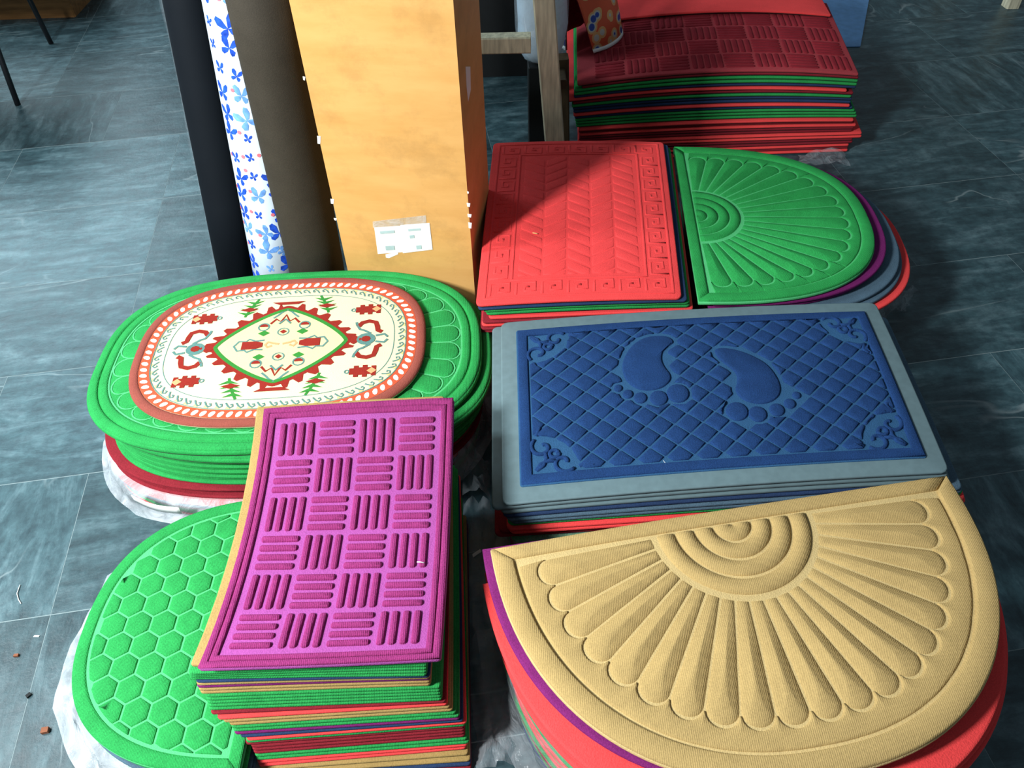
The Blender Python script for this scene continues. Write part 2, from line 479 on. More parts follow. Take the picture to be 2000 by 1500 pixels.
def film(name, alpha, col=(.9, .95, 1), rough=.12, wr=18.0):
    m, nt, b = nodes(name)
    out = nt.nodes['Material Output']
    tr = N(nt, 'ShaderNodeBsdfTransparent'); tr.inputs[0].default_value = (.93, .96, .97, 1)
    tc = N(nt, 'ShaderNodeTexCoord')
    n = N(nt, 'ShaderNodeTexNoise', Scale=wr, Detail=5.0, Roughness=.6, Distortion=1.2); nt.links.new(tc.outputs['Object'], n.inputs['Vector'])
    bp = N(nt, 'ShaderNodeBump', Strength=.9, Distance=.012); nt.links.new(n.outputs[0], bp.inputs['Height']); nt.links.new(bp.outputs[0], b.inputs['Normal'])
    b.inputs['Base Color'].default_value = (*col, 1); b.inputs['Roughness'].default_value = rough; b.inputs['Specular IOR Level'].default_value = .6
    r = ramp(nt, n.outputs[0], [(.35, (alpha * .6,) * 3), (.7, (min(1, alpha * 1.5),) * 3)])
    ms = N(nt, 'ShaderNodeMixShader'); nt.links.new(r.outputs[0], ms.inputs[0]); nt.links.new(tr.outputs[0], ms.inputs[1]); nt.links.new(b.outputs[0], ms.inputs[2])
    nt.links.new(ms.outputs[0], out.inputs[0])
    return m
MAT['film_clear'] = film('clear_film', .16, rough=.1)
MAT['film_thin'] = film('thin_film', .07, rough=.2)
MAT['film_milky'] = film('milky_film', .34, rough=.25, wr=12.0)

def flower_print():
    m, nt, b = nodes('flower_print')
    tc = N(nt, 'ShaderNodeTexCoord')
    v = N(nt, 'ShaderNodeTexVoronoi', Scale=22.0); nt.links.new(tc.outputs['Object'], v.inputs['Vector'])
    r = ramp(nt, v.outputs[0], [(.0, (.03, .08, .42)), (.20, (.03, .10, .5)), (.26, (.62, .66, .6)), (.36, (.85, .5, .2)), (.5, (.80, .13, .05))])
    r.color_ramp.interpolation = 'CONSTANT'
    nt.links.new(r.outputs[0], b.inputs['Base Color']); b.inputs['Roughness'].default_value = .6
    return m
MAT['flower_print'] = flower_print()

# ---------------------------------------------------------------- floor of slate tiles
TH = math.radians(7.5)
tdir, ndir = Vector((math.cos(TH), math.sin(TH), 0)), Vector((-math.sin(TH), math.cos(TH), 0))
v, f = box_mesh(-6, 6, -3.0, 8.5, -.05, -.0003)
floor = mesh_obj('floor', v, f, MAT['grout'], smooth=False, origin=(0, 0, 0))
floor['kind'] = 'structure'
rows = [-.66, -.26, .14, .54, .935, 1.305, 1.685, 2.085, 2.5, 2.95, 3.37, 3.79, 4.21, 4.63, 5.05, 5.47, 5.89]
TL = .574
for ri, (n0, n1) in enumerate(zip(rows, rows[1:])):
    tv, tf = box_mesh(-TL/2 + .0006, TL/2 - .0006, -(n1-n0)/2 + .0011, (n1-n0)/2 - .0011, -.012, 0, .0003)
    me = None
    for k in range(-7, 8):
        t = -.85 + TL * (k + .5) + (0 if ri % 2 == 0 else TL / 2 * (ri % 4 == 1))
        p = tdir * t + ndir * ((n0 + n1) / 2)
        if not (-3.6 < p.x < 3.6): continue
        if me is None:
            o = mesh_obj('tile', tv, tf, MAT['slate'], smooth=False, origin=(0, 0, 0)); me = o.data
        else:
            o = bpy.data.objects.new('tile', me); COL.objects.link(o)
        o.parent = floor; o.location = p; o.rotation_euler = (0, 0, TH)

# ---------------------------------------------------------------- mats
def mat_thing(name, out, S, z_bot, thick, pile, label, cat='mat', group=None, rnd=.003, backing=True):
    """carpet mat: pile slab (top-level) with a thin dark backing underneath as its part"""
    bk = .0022 if backing else 0
    v, f = slab(out, S, z_bot + bk, z_bot + thick, rnd)
    o = mesh_obj(name, v, f, MAT[pile])
    tag(o, label, cat, group)
    if backing:
        v, f = slab(inset(ccw(out), .0025), S, z_bot, z_bot + bk, .001)
        mesh_obj('rubber_backing', v, f, MAT['backing'], o)
    return o

def jit(a): return random.uniform(-a, a)
COLOUR_WORD = dict(green='green', red='bright red', dark_red='dark red', beige='beige', magenta='magenta', purple='purple', navy='navy blue', slate_blue='slate blue', rubber='grey', tan='tan')

# ============ 1. stack of rectangular mats under the magenta mat
PW, PL, PT = .36, .515, .0100
top_px = [[(385, 1307, .372), (620, 1300, .376), (861, 1288, .376)], [(474, 1044, .372), (676, 1040, .376), (878, 1036, .378)], [(515, 799, .382), (700, 786, .385), (887, 777, .382)]]
PS = Patch([[un(*q) for q in r] for r in top_px], PW, PL)
mag = mat_thing('doormat', rect(PW, PL, .006), PS, -.011, .011, 'magenta_groove', 'magenta doormat embossed with a basket weave of bars, top of its stack')
# raised rim: two ridges
def rect_path(d, w=PW, l=PL, st=.03): return densify([(d, d), (w - d, d), (w - d, l - d), (d, l - d)], st)
def ring_band(d0, d1, w, l, S, h, st=.03):
    n = 12
    def path(d):
        c = [(d, d), (w - d, d), (w - d, l - d), (d, l - d)]; o = []
        for i in range(4):
            a, b = c[i], c[(i + 1) % 4]
            o += [(a[0] + (b[0]-a[0]) * k / n, a[1] + (b[1]-a[1]) * k / n) for k in range(n)]
        return o
    return band(path(d0), path(d1), S, 0, h)
for d0, d1 in ((.001, .013), (.0135, .024)):
    v, f = ring_band(d0, d1, PW, PL, PS, .0042); mesh_obj('rim_ridge', v, f, MAT['magenta'], mag)
mx0, my0 = .031, .031
cw, cl = (PW - 2 * mx0) / 4, (PL - 2 * my0) / 6
def capsule(x0, x1, y0, y1, k=3):
    r = min(x1 - x0, y1 - y0) / 2 * .98; r2 = r * .75
    o = []
    for cx, cy, a0 in ((x1 - r2, y0 + r2, -90), (x1 - r2, y1 - r2, 0), (x0 + r2, y1 - r2, 90), (x0 + r2, y0 + r2, 180)):
        for i in range(k + 1):
            a = math.radians(a0 + 90 * i / k); o.append((cx + r2 * math.cos(a), cy + r2 * math.sin(a)))
    return o
def long_caps(x0, x1, y0, y1, step=.03):
    return densify(capsule(x0, x1, y0, y1), step)
for i in range(4):
    for j in range(6):
        x0, y0 = mx0 + cw * i, my0 + cl * j
        vert = (i + j) % 2 == 1
        g = .0045
        for b in range(4):
            if vert:
                bw = (cw - g) / 4
                o = long_caps(x0 + g/2 + bw * b + bw * .17, x0 + g/2 + bw * (b + 1) - bw * .17, y0 + g, y0 + cl - g)
            else:
                bw = (cl - g) / 4
                o = long_caps(x0 + g, x0 + cw - g, y0 + g/2 + bw * b + bw * .17, y0 + g/2 + bw * (b + 1) - bw * .17)
            v, f = pad(o, PS, 0, .0042, .0022, .0008)
            mesh_obj('raised_bar', v, f, MAT['magenta'], mag)
# second mat: beige, peeping out left and behind
BS = Patch([[p + Vector((-.018 - .001 * i, .012 + .003 * i, -.0115)) for p in r] for i, r in enumerate(PS.g)], PW, PL)
mat_thing('doormat', rect(PW, PL), BS, -.010, .010, 'beige', 'beige doormat peeping out directly beneath the magenta doormat')
seq = ['green'] * 4 + ['navy', 'beige', 'purple', 'beige', 'beige'] + ['green'] * 5 + ['dark_red', 'red', 'beige', 'beige', 'green', 'green', 'purple', 'navy', 'red', 'green'] + ['dark_red'] * 4 + ['green', 'green', 'red', 'red', 'beige', 'beige', 'navy', 'dark_red']
tab = [(2, (366, 1316), (836, 1302)), (5, (368, 1326), (834, 1321)), (6, (381, 1333), (840, 1324)), (8, (383, 1343), (841, 1329)), (10, (390, 1355), (842, 1340)), (11, (400, 1362), (861, 1346)), (15, (407, 1388), (864, 1369)), (16, (412, 1397), (872, 1374)), (17, (425, 1407), (875, 1379)), (19, (448, 1418), (885, 1390)), (21, (455, 1430), (898, 1402)), (22, (458, 1436), (899, 1407)), (24, (482, 1448), (912, 1415)), (26, (480, 1456), (908, 1423)), (29, (480, 1474), (909, 1440)), (31, (485, 1486), (917, 1453)), (33, (491, 1499), (911, 1464)), (35, (497, 1515), (919, 1488)), (37, (501, 1530), (921, 1505))]
def lerp_tab(k):
    for a, b in zip(tab, tab[1:]):
        if a[0] <= k <= b[0]:
            t = (k - a[0]) / (b[0] - a[0])
            return [tuple(p + (q - p) * t for p, q in zip(a[i], b[i])) for i in (1, 2)]
for i, c in enumerate(seq):
    k = i + 2
    zb = .372 - PT * (k + 1) + .0
    zb = max(zb, .0006 + .0096 * (len(seq) - 1 - i))
    L, R = lerp_tab(k)
    z = zb + .002
    fl, fr = un(*L, z), un(*R, z)
    if z < .10: fl.x = max(fl.x, -.462)
    ex = fr - fl; ex.z = 0; w = ex.length; ex.normalize(); ey = Vector((-ex.y, ex.x, 0))
    le = min(.52, 1.035 - max(fl.y, fr.y)) + jit(.004)
    fade = max(0, 1 - i / 14)
    droop = [PS.g[a][b].z - .378 for a in range(3) for b in range(3)]
    fl.z = fr.z = 0
    fx = max(0, 1 - i / 30)
    g = []
    for a in range(3):
        row = []
        for b in range(3):
            q = PS.g[a][b]; st = PS.g[0][b].lerp(PS.g[2][b], a / 2)
            row.append(fl + ex * (w * b / 2) + ey * (le * a / 2) + Vector(((q.x - st.x) * fx, 0, droop[a * 3 + b] * fade)))
        g.append(row)
    for row in g[2:]:
        for b in range(3): row[b].x += (.014 if b == 0 else 0) * fx
    mat_thing('doormat', rect(w, le), Patch(g, w, le), zb, .0088, c, '%s doormat, %s from top in the magenta-topped stack' % (COLOUR_WORD[c], ORD[k]), group='mats in the magenta-topped stack')

# ============ 2. oval stack with the printed rug
OC, OT = (-.515, 1.3533), .0245
def oval_frame(dx, dy, z, dt=0.0, bend=None):
    t = OT + dt
    return Frame((OC[0] + dx, OC[1] + dy, 0), (math.cos(t), math.sin(t), 0), (-math.sin(t), math.cos(t), 0), z, bend)
OA, OB, ON = .4485, .2986, 2.7
def droop(a, b, k):
    return lambda x, y: -k * ((x / a) ** 4 * .7 + (y / b) ** 4 * .5)
def oval_mat(S, label, rim=True, thick=.016, a=OA, b=OB, lobes=0, col='green', group='oval mats under the printed rug'):
    o = mat_thing('oval_mat', sellipse(a, b, ON, 110), S, 0, thick, col, label, group=group, rnd=.007)
    if rim:
        for d0, d1 in ((.004, .024), (.027, .046)):
            v, f = band(sellipse(a - d0, b - d0, ON, 110), sellipse(a - d1, b - d1, ON, 110), S, thick - .0006, .0042, .25)
            mesh_obj('rim_ridge', v, f, MAT[col], o)
        v, f = flat_strip(sellipse(a - .0475, b - .0475, ON, 110), .004, S, thick + .0008, True)
        mesh_obj('rim_groove', v, f, MAT['green_groove'], o)
    if lobes:
        outer = lambda t: (lambda e: Vector((e[0], e[1])))(sellipse(a - .075, b - .075, ON, 1, t, t)[0])
        per = [outer(2 * math.pi * i / 720) for i in range(720)]
        acc = [0]
        for i in range(720): acc.append(acc[-1] + (per[(i + 1) % 720] - per[i]).length)
        tot = acc[-1]
        def par(s):
            s %= tot; i = 0
            lo, hi = 0, 720
            while hi - lo > 1:
                m_ = (lo + hi) // 2
                if acc[m_] <= s: lo = m_
                else: hi = m_
            return per[lo] + (per[(lo + 1) % 720] - per[lo]) * ((s - acc[lo]) / (acc[lo + 1] - acc[lo]))
        for i in range(lobes):
            s0, s1 = tot * i / lobes + .0018, tot * (i + 1) / lobes - .0018
            p0, p1 = par(s0), par(s1)
            q0, q1 = p0 * .45, p1 * .45
            mid = (p0 + p1) / 2; od = Vector((mid.x / (a * a), mid.y / (b * b))).normalized(); hw = (p1 - p0) / 2
            poly = [tuple(q0), tuple(q1)] + [tuple(mid + hw * math.cos(an) + od * (hw.length * .85 * math.sin(an))) for an in [math.pi * k / 8 for k in range(9)]]
            v, f = pad(densify(poly, .05), S, thick - .001, .0036, .004, .0012)
            lb = mesh_obj('fan_lobe', v, f, MAT[col], o)
            line = [tuple(Vector(q) * 1.006) for q in poly[1:]] + [tuple(q0)]
            v, f = flat_strip(list(reversed(line)) if area2(poly) > 0 else line, .0034, S, thick + .0009)
            mesh_obj('lobe_groove', v, f, MAT['green_groove'], lb)
    return o
oz = [(.0, .0, .205, 0), (.022, -.012, .187, -.02), (.028, -.01, .170, -.03)]
top_oval = oval_mat(oval_frame(0, 0, .205, 0, droop(OA, OB, .012)), 'thick green oval mat with scalloped lobes directly under the printed oval rug', lobes=34)
oval_mat(oval_frame(.024, -.006, .183, -.02, droop(OA, OB, .012)), 'thick green oval mat, second from top, shifted out to the right', thick=.0165)
zz = .183
olist = [('green', .026, -.010), ('green', .012, -.002), ('green', .02, -.006), ('green', .014, .0), ('green', .02, -.004), ('green', .010, .002), ('green', .016, .0), ('green', .012, .004), ('green', .004, -.002), ('dark_red', -.010, -.004), ('green', .0, .002), ('dark_red', -.004, -.008)]
for i, (c, dx, dy) in enumerate(olist):
    zz -= .0105
    k = max(0, 1 - i / 14)
    S = oval_frame(dx, dy, zz, jit(.01), droop(OA, OB, .012 * k))
    mat_thing('oval_mat', sellipse(OA - .012 + (.010 if c != 'green' else 0), OB - .012 + (.008 if c != 'green' else 0), ON, 100), S, 0, .0095, 'dark_red' if c == 'dark_red' else c, '%s oval mat, %s from top in the rug-topped oval stack' % (COLOUR_WORD[c], ORD[i + 2]), group='oval mats under the printed rug', rnd=.004)
    if c == 'dark_red': last = (S, zz)
# white price tag hanging at the front of the dark red oval
p0, p1 = un(268, 962, .074), un(360, 986, .074)
tagS = []
for i in range(13):
    t = i / 12
    p = p0.lerp(p1, t); bow = math.sin(t * math.pi) * .008
    tagS.append(p + Vector((-.3, -1, 0)).normalized() * (bow + .015))
v, f = [], []
for p in tagS:
    n_ = Vector((-.35, -1, 0)).normalized()
    for d, z in ((0, .012), (0, -.012), (.0012, -.012), (.0012, .012)):
        v.append(p + n_ * d + Vector((0, 0, z)))
for i in range(12):
    a, b = i * 4, i * 4 + 4
    f += [(a + k, a + (k + 1) % 4, b + (k + 1) % 4, b + k) for k in range(4)]
f += [(3, 2, 1, 0), (48, 49, 50, 51)]
tag(mesh_obj('price_tag', v, f, MAT['white']), 'curved white card tag tucked in the front of the oval stack', 'tag')

def bundle(name, out, S, z_top, cols, label, grow=.014, skirt=.04, mat='film_clear', group=None, lump=.012, seedk=1):
    """mats wrapped in plastic film: mats and the wrap are its parts"""
    c0 = S(sum(p[0] for p in out) / len(out), sum(p[1] for p in out) / len(out), 0)
    e = empty(name, (c0.x, c0.y, 0))
    tag(e, label, 'wrapped mats', group)
    nl = len(cols); th = (z_top - .004) / nl
    base = Frame(S.c, S.ex, S.ey, 0) if isinstance(S, Frame) else S
    for i, c in enumerate(cols):
        jx, jy = jit(.004), jit(.004)
        v, f = slab([(x + jx, y + jy) for x, y in out], S, .002 + th * i, .002 + th * i + th * .93, .003, rings=(.5,))
        mesh_obj('mat', v, f, MAT[c], e)
    p = densify(ccw(out), .03); n = len(p)
    rng = random.Random(seedk)
    ph = [rng.uniform(0, 6.28) for _ in range(4)]
    def lumps(i, z): return lump * (math.sin(i * 12.566 / n * 3 + ph[0] + z * 30) * .5 + math.sin(i * 6.283 / n * 11 + ph[1] - z * 20) * .3 + rng.uniform(-.3, .3))
    prof = [(grow + skirt, .0012), (grow + skirt * .35, .006), (grow, .02), (grow * .9, z_top * .5), (grow * .7, z_top * .85), (grow * .2, z_top + .0008), (-.03, z_top + .0009)]
    v, f = [], []
    for d, z in prof:
        q = inset(p, -d)
        for i, (x, y) in enumerate(q):
            k = 0 if z > z_top else max(0, lumps(i, z))
            qq = inset(p, -(d + k))[i] if False else None
            cx, cy = p[i]; dx, dy = x - cx, y - cy; L = math.hypot(dx, dy) or 1
            v.append(S(x + dx / L * k, y + dy / L * k, z + (rng.uniform(0, .006) if z < .01 else 0)))
    for r in range(len(prof) - 1):
        f += [(r*n + i, r*n + (i+1) % n, (r+1)*n + (i+1) % n, (r+1)*n + i) for i in range(n)]
    mesh_obj('plastic_wrap', v, f, MAT[mat], e)
    return e
bundle('wrapped_mat_bundle', sellipse(OA - .006, OB - .002, ON, 80), oval_frame(-.012, -.016, 0), .052, ['red', 'green', 'dark_red', 'slate_blue', 'red'], 'oval mats wrapped in milky plastic at the bottom of the oval stack', mat='film_milky', grow=.012, skirt=.02, seedk=3)

# the printed oval rug
RC, RT = (-.53, 1.352), .0376
RA, RB, RN = .3331, .2434, 2.74
def rbend(x, y): return -.003 * ((x / RA) ** 4 + (y / RB) ** 4)
RS = Frame((RC[0], RC[1], 0), (math.cos(RT), math.sin(RT), 0), (-math.sin(RT), math.cos(RT), 0), .2272, rbend)
rt = .012
rug = mat_thing('oval_rug', sellipse(RA, RB, RN, 110), RS, 0, rt, 'cream', 'oval rug printed with a red and green medallion on cream, lying on green oval mats', 'rug', rnd=.004)
v, f = band(sellipse(RA + .001, RB + .001, RN, 110), sellipse(RA - .021, RB - .021, RN, 110), RS, rt - .004, .0062, .3); mesh_obj('bound_edge', v, f, MAT['rust'], rug)
E_ = lambda d, n=110: sellipse(RA - d, RB - d, RN, n)
def ring_flat(d0, d1, h, n=130):
    a, b = E_(d0, n), E_(d1, n)
    return [RS(x, y, h) for x, y in a] + [RS(x, y, h) for x, y in b], [(i, (i+1) % n, n + (i+1) % n, n + i) for i in range(n)]
h1, h2, h3, h4 = rt + .0006, rt + .0011, rt + .0016, rt + .0021
v, f = ring_flat(.020, .043, h1); mesh_obj('red_ring', v, f, MAT['print_red'], rug)
def along(d, n):
    """n evenly spaced (point, tangent, inward normal) on the oval offset inwards by d"""
    P = [Vector(q) for q in E_(d, 1440)]
    acc = [0]
    for i in range(1440): acc.append(acc[-1] + (P[(i+1) % 1440] - P[i]).length)
    out = []; j = 0
    for k in range(n):
        s = acc[-1] * k / n
        while acc[j + 1] < s: j += 1
        t = (P[(j+1) % 1440] - P[j]).normalized()
        out.append((P[j], t, Vector((-t.y, t.x))))
    return out
teeth, waves, tri = [], [], []
for p, t, n in along(.032, 88):
    poly = []
    for k in range(9):
        a = 2 * math.pi * k / 9
        q = p + t * (.0062 * math.cos(a) + .003 * math.sin(a)) + n * (.0085 * math.sin(a) * (1.15 if math.sin(a) < 0 else .8))
        poly.append(tuple(q))
    teeth.append(flat_poly(poly, RS, h2))
v, f = join(teeth); mesh_obj('cream_teeth', v, f, MAT['print_white'], rug)['kind'] = 'stuff'
for p, t, n in along(.056, 66):
    path = [p - t * .011 + n * .007, p - t * .005 - n * .002, p + t * .001 - n * .007, p + t * .006 - n * .003, p + t * .004 + n * .003, p + t * .000 + n * .001]
    waves.append(flat_strip([tuple(q) for q in path], .0034, RS, h2))
    tri.append(flat_poly([tuple(p - t * .009 - n * .009), tuple(p + t * .002 - n * .010), tuple(p - t * .005 + n * .001)], RS, h1))
v, f = join(waves); mesh_obj('scroll_line', v, f, MAT['print_teal'], rug)['kind'] = 'stuff'
v, f = join(tri); mesh_obj('yellow_teeth', v, f, MAT['print_yellow'], rug)['kind'] = 'stuff'
v, f = join([flat_strip(E_(.072), .0018, RS, h1, True), flat_strip(E_(.0445), .002, RS, h2, True)]); mesh_obj('ring_line', v, f, MAT['print_teal'], rug)
# medallion
def zig(w, hgt, amp, steps, phase=0):
    """diamond outline with stepped teeth pointing outwards"""
    c = [(w, 0), (0, hgt), (-w, 0), (0, -hgt)]; o = []
    for i in range(4):
        a, b = Vector(c[i]), Vector(c[(i + 1) % 4])
        d = (b - a); nn = Vector((d.y, -d.x)).normalized()
        for k in range(steps):
            o.append(tuple(a + d * (k / steps) + nn * (amp if k % 2 else 0)))
    return o
def arcdia(w, hgt, e=1.25, N_=72): return sellipse(w, hgt, e, N_)
dv, df = [], []
outer = []; inner = arcdia(.150, .122, 1.28, 132)
for i, (x, y) in enumerate(inner):
    L = math.hypot(x, y); k = .030 if i % 4 in (1, 2) else .013
    if abs(x) < .012 or abs(y) < .008: k = .014
    outer.append((x * (1 + k / L), min(.158, max(-.158, y * (1 + k / L)))))
n = 132
v, f = flat_poly(inner, RS, rt + .0004); mesh_obj('medallion_field', v, f, MAT['print_pale'], rug)
v = [RS(x, y, h1) for x, y in outer] + [RS(x, y, h1) for x, y in inner]
f = [(i, (i+1) % n, n + (i+1) % n, n + i) for i in range(n)]
red_parts = []
mesh_obj('medallion_edge', v, f, MAT['print_brown'], rug)
grn = [flat_strip(inner, .009, RS, h2, True)]
grn += [flat_strip([(sx * .075, .168), (sx * .086, .145), (sx * .093, .125), (sx * .100, .102)], .006, RS, h1) for sx in (-1, 1)]
grn += [flat_strip([(sx * .075, -.168), (sx * .086, -.145), (sx * .093, -.125), (sx * .100, -.102)], .006, RS, h1) for sx in (-1, 1)]
def diamond(x, y, a, b): return [(x + a, y), (x, y + b), (x - a, y), (x, y - b)]
for sx in (-1, 1):
    for sy in (-1, 1):
        grn.append(flat_poly(diamond(sx * .045, sy * .040, .014, .010), RS, h2))
        for k in range(4):
            bx, by = sx * (.083 + .005 * k), sy * (.152 - .013 * k)
            for sd in (-1, 1):
                grn.append(flat_poly([(bx, by + .004), (bx + sd * .023, by + sy * .009), (bx, by - .006)], RS, h2))
        red_parts.append(flat_poly(diamond(sx * .093, sy * .128, .022, .008), RS, h3))
for v, f in grn: mesh_obj('green_print', v, f, MAT['print_green'], rug)
brn, org, tea = [], [], []
for sx in (-1, 1):
    # long bars of the centre
    red_parts.append(flat_poly([(sx * .042, -.007), (sx * .042, .007), (sx * .058, .013), (sx * .090, .013), (sx * .090, -.013), (sx * .058, -.013)], RS, h3))
    org.append(flat_strip([(sx * .004, .0), (sx * .020, .004), (sx * .030, .009), (sx * .036, 0), (sx * .030, -.009), (sx * .020, -.004)], .0058, RS, h2))
    tea.append(flat_strip([(sx * .040, .016), (sx * .060, .014), (sx * .075, .022), (sx * .082, .014), (sx * .098, .016), (sx * .108, 0), (sx * .098, -.016), (sx * .082, -.014), (sx * .075, -.022), (sx * .060, -.014), (sx * .040, -.016)], .0048, RS, h2))
    # side palmettes with curling arms
    red_parts.append(flat_poly(diamond(sx * .168, 0, .020, .016), RS, h2))
    red_parts.append(flat_poly([(sx * (.196 + .011 * math.cos(a)), .010 * math.sin(a)) for a in [k * .785 for k in range(8)]], RS, h3))
    tea.append(flat_poly([(sx * (.196 + .022 * math.cos(a)), .020 * math.sin(a)) for a in [k * .524 for k in range(12)]], RS, h2))
    for sy in (-1, 1):
        brn.append(flat_strip([(sx * .176, sy * .045), (sx * .184, sy * .057), (sx * .200, sy * .062), (sx * .216, sy * .056), (sx * .220, sy * .042), (sx * .222, sy * .028), (sx * .232, sy * .022)], .012, RS, h2))
        tea.append(flat_strip([(sx * .206, sy * .018), (sx * .190, sy * .030), (sx * .180, sy * .034), (sx * .172, sy * .050), (sx * .170, sy * .060)], .0058, RS, h2))
        tea.append(flat_strip([(sx * .218, sy * .010), (sx * .238, sy * .014), (sx * .246, sy * .004)], .0058, RS, h2))
        # stepped corner fruits
        cx, cy = sx * .190, sy * .105
        for k, (wd, hh) in enumerate(((.010, .010), (.016, .018), (.014, .012), (.016, .019), (.013, .011), (.012, .016))):
            x_ = cx + sx * (k - 2) * .0098
            brn.append(flat_poly([(x_ - .0052, cy - hh * .98), (x_ + .0052, cy - hh * .98), (x_ + .0052, cy + hh * .98), (x_ - .0052, cy + hh * .98)], RS, h2))
        org.append(flat_poly(diamond(cx + sx * .025, cy, .011, .010), RS, h3))
        tea.append(flat_strip([(cx - sx * .030 + .005 * math.cos(a), cy + .005 * math.sin(a)) for a in [k * .785 for k in range(9)]], .003, RS, h2))
        # small half discs
        red_parts.append(flat_poly([(sx * .048 + .010 * math.cos(a), sy * .062 + .010 * math.sin(a)) for a in [k * .628 for k in range(6)]], RS, h3))
        tea.append(flat_strip([(sx * .048 + .0125 * math.cos(a), sy * .062 + .0125 * math.sin(a)) for a in [k * .524 for k in range(13)]], .0034, RS, h2))
for sy in (-1, 1):
    brn.append(flat_strip([(-.034, sy * .072), (-.022, sy * .088), (-.010, sy * .078), (0, sy * .102), (.010, sy * .078), (.022, sy * .088), (.034, sy * .072)], .006, RS, h2))
    tea.append(flat_strip([(-.030, sy * .092), (-.020, sy * .102), (-.012, sy * .112), (0, sy * .120), (.012, sy * .112), (.020, sy * .102), (.030, sy * .092)], .0048, RS, h2))
    tea.append(flat_strip([(-.014, sy * .070), (0, sy * .086), (.014, sy * .070)], .005, RS, h3))
    red_parts.append(flat_poly(diamond(0, sy * .042, .008, .007), RS, h3))
    tea.append(flat_strip([(.013 * math.cos(a), sy * .042 + .012 * math.sin(a)) for a in [k * .524 for k in range(13)]], .003, RS, h2))
    red_parts.append(flat_poly([(-.04, sy * .150), (.04, sy * .150), (.022, sy * .140), (-.022, sy * .140)], RS, h3))
for nm, pp, mt in (('red_print', red_parts, 'print_brown'), ('brown_print', brn, 'print_brown'), ('orange_print', org, 'print_orange'), ('teal_print', tea, 'print_teal')):
    for v, f in pp: mesh_obj(nm, v, f, MAT[mt], rug)

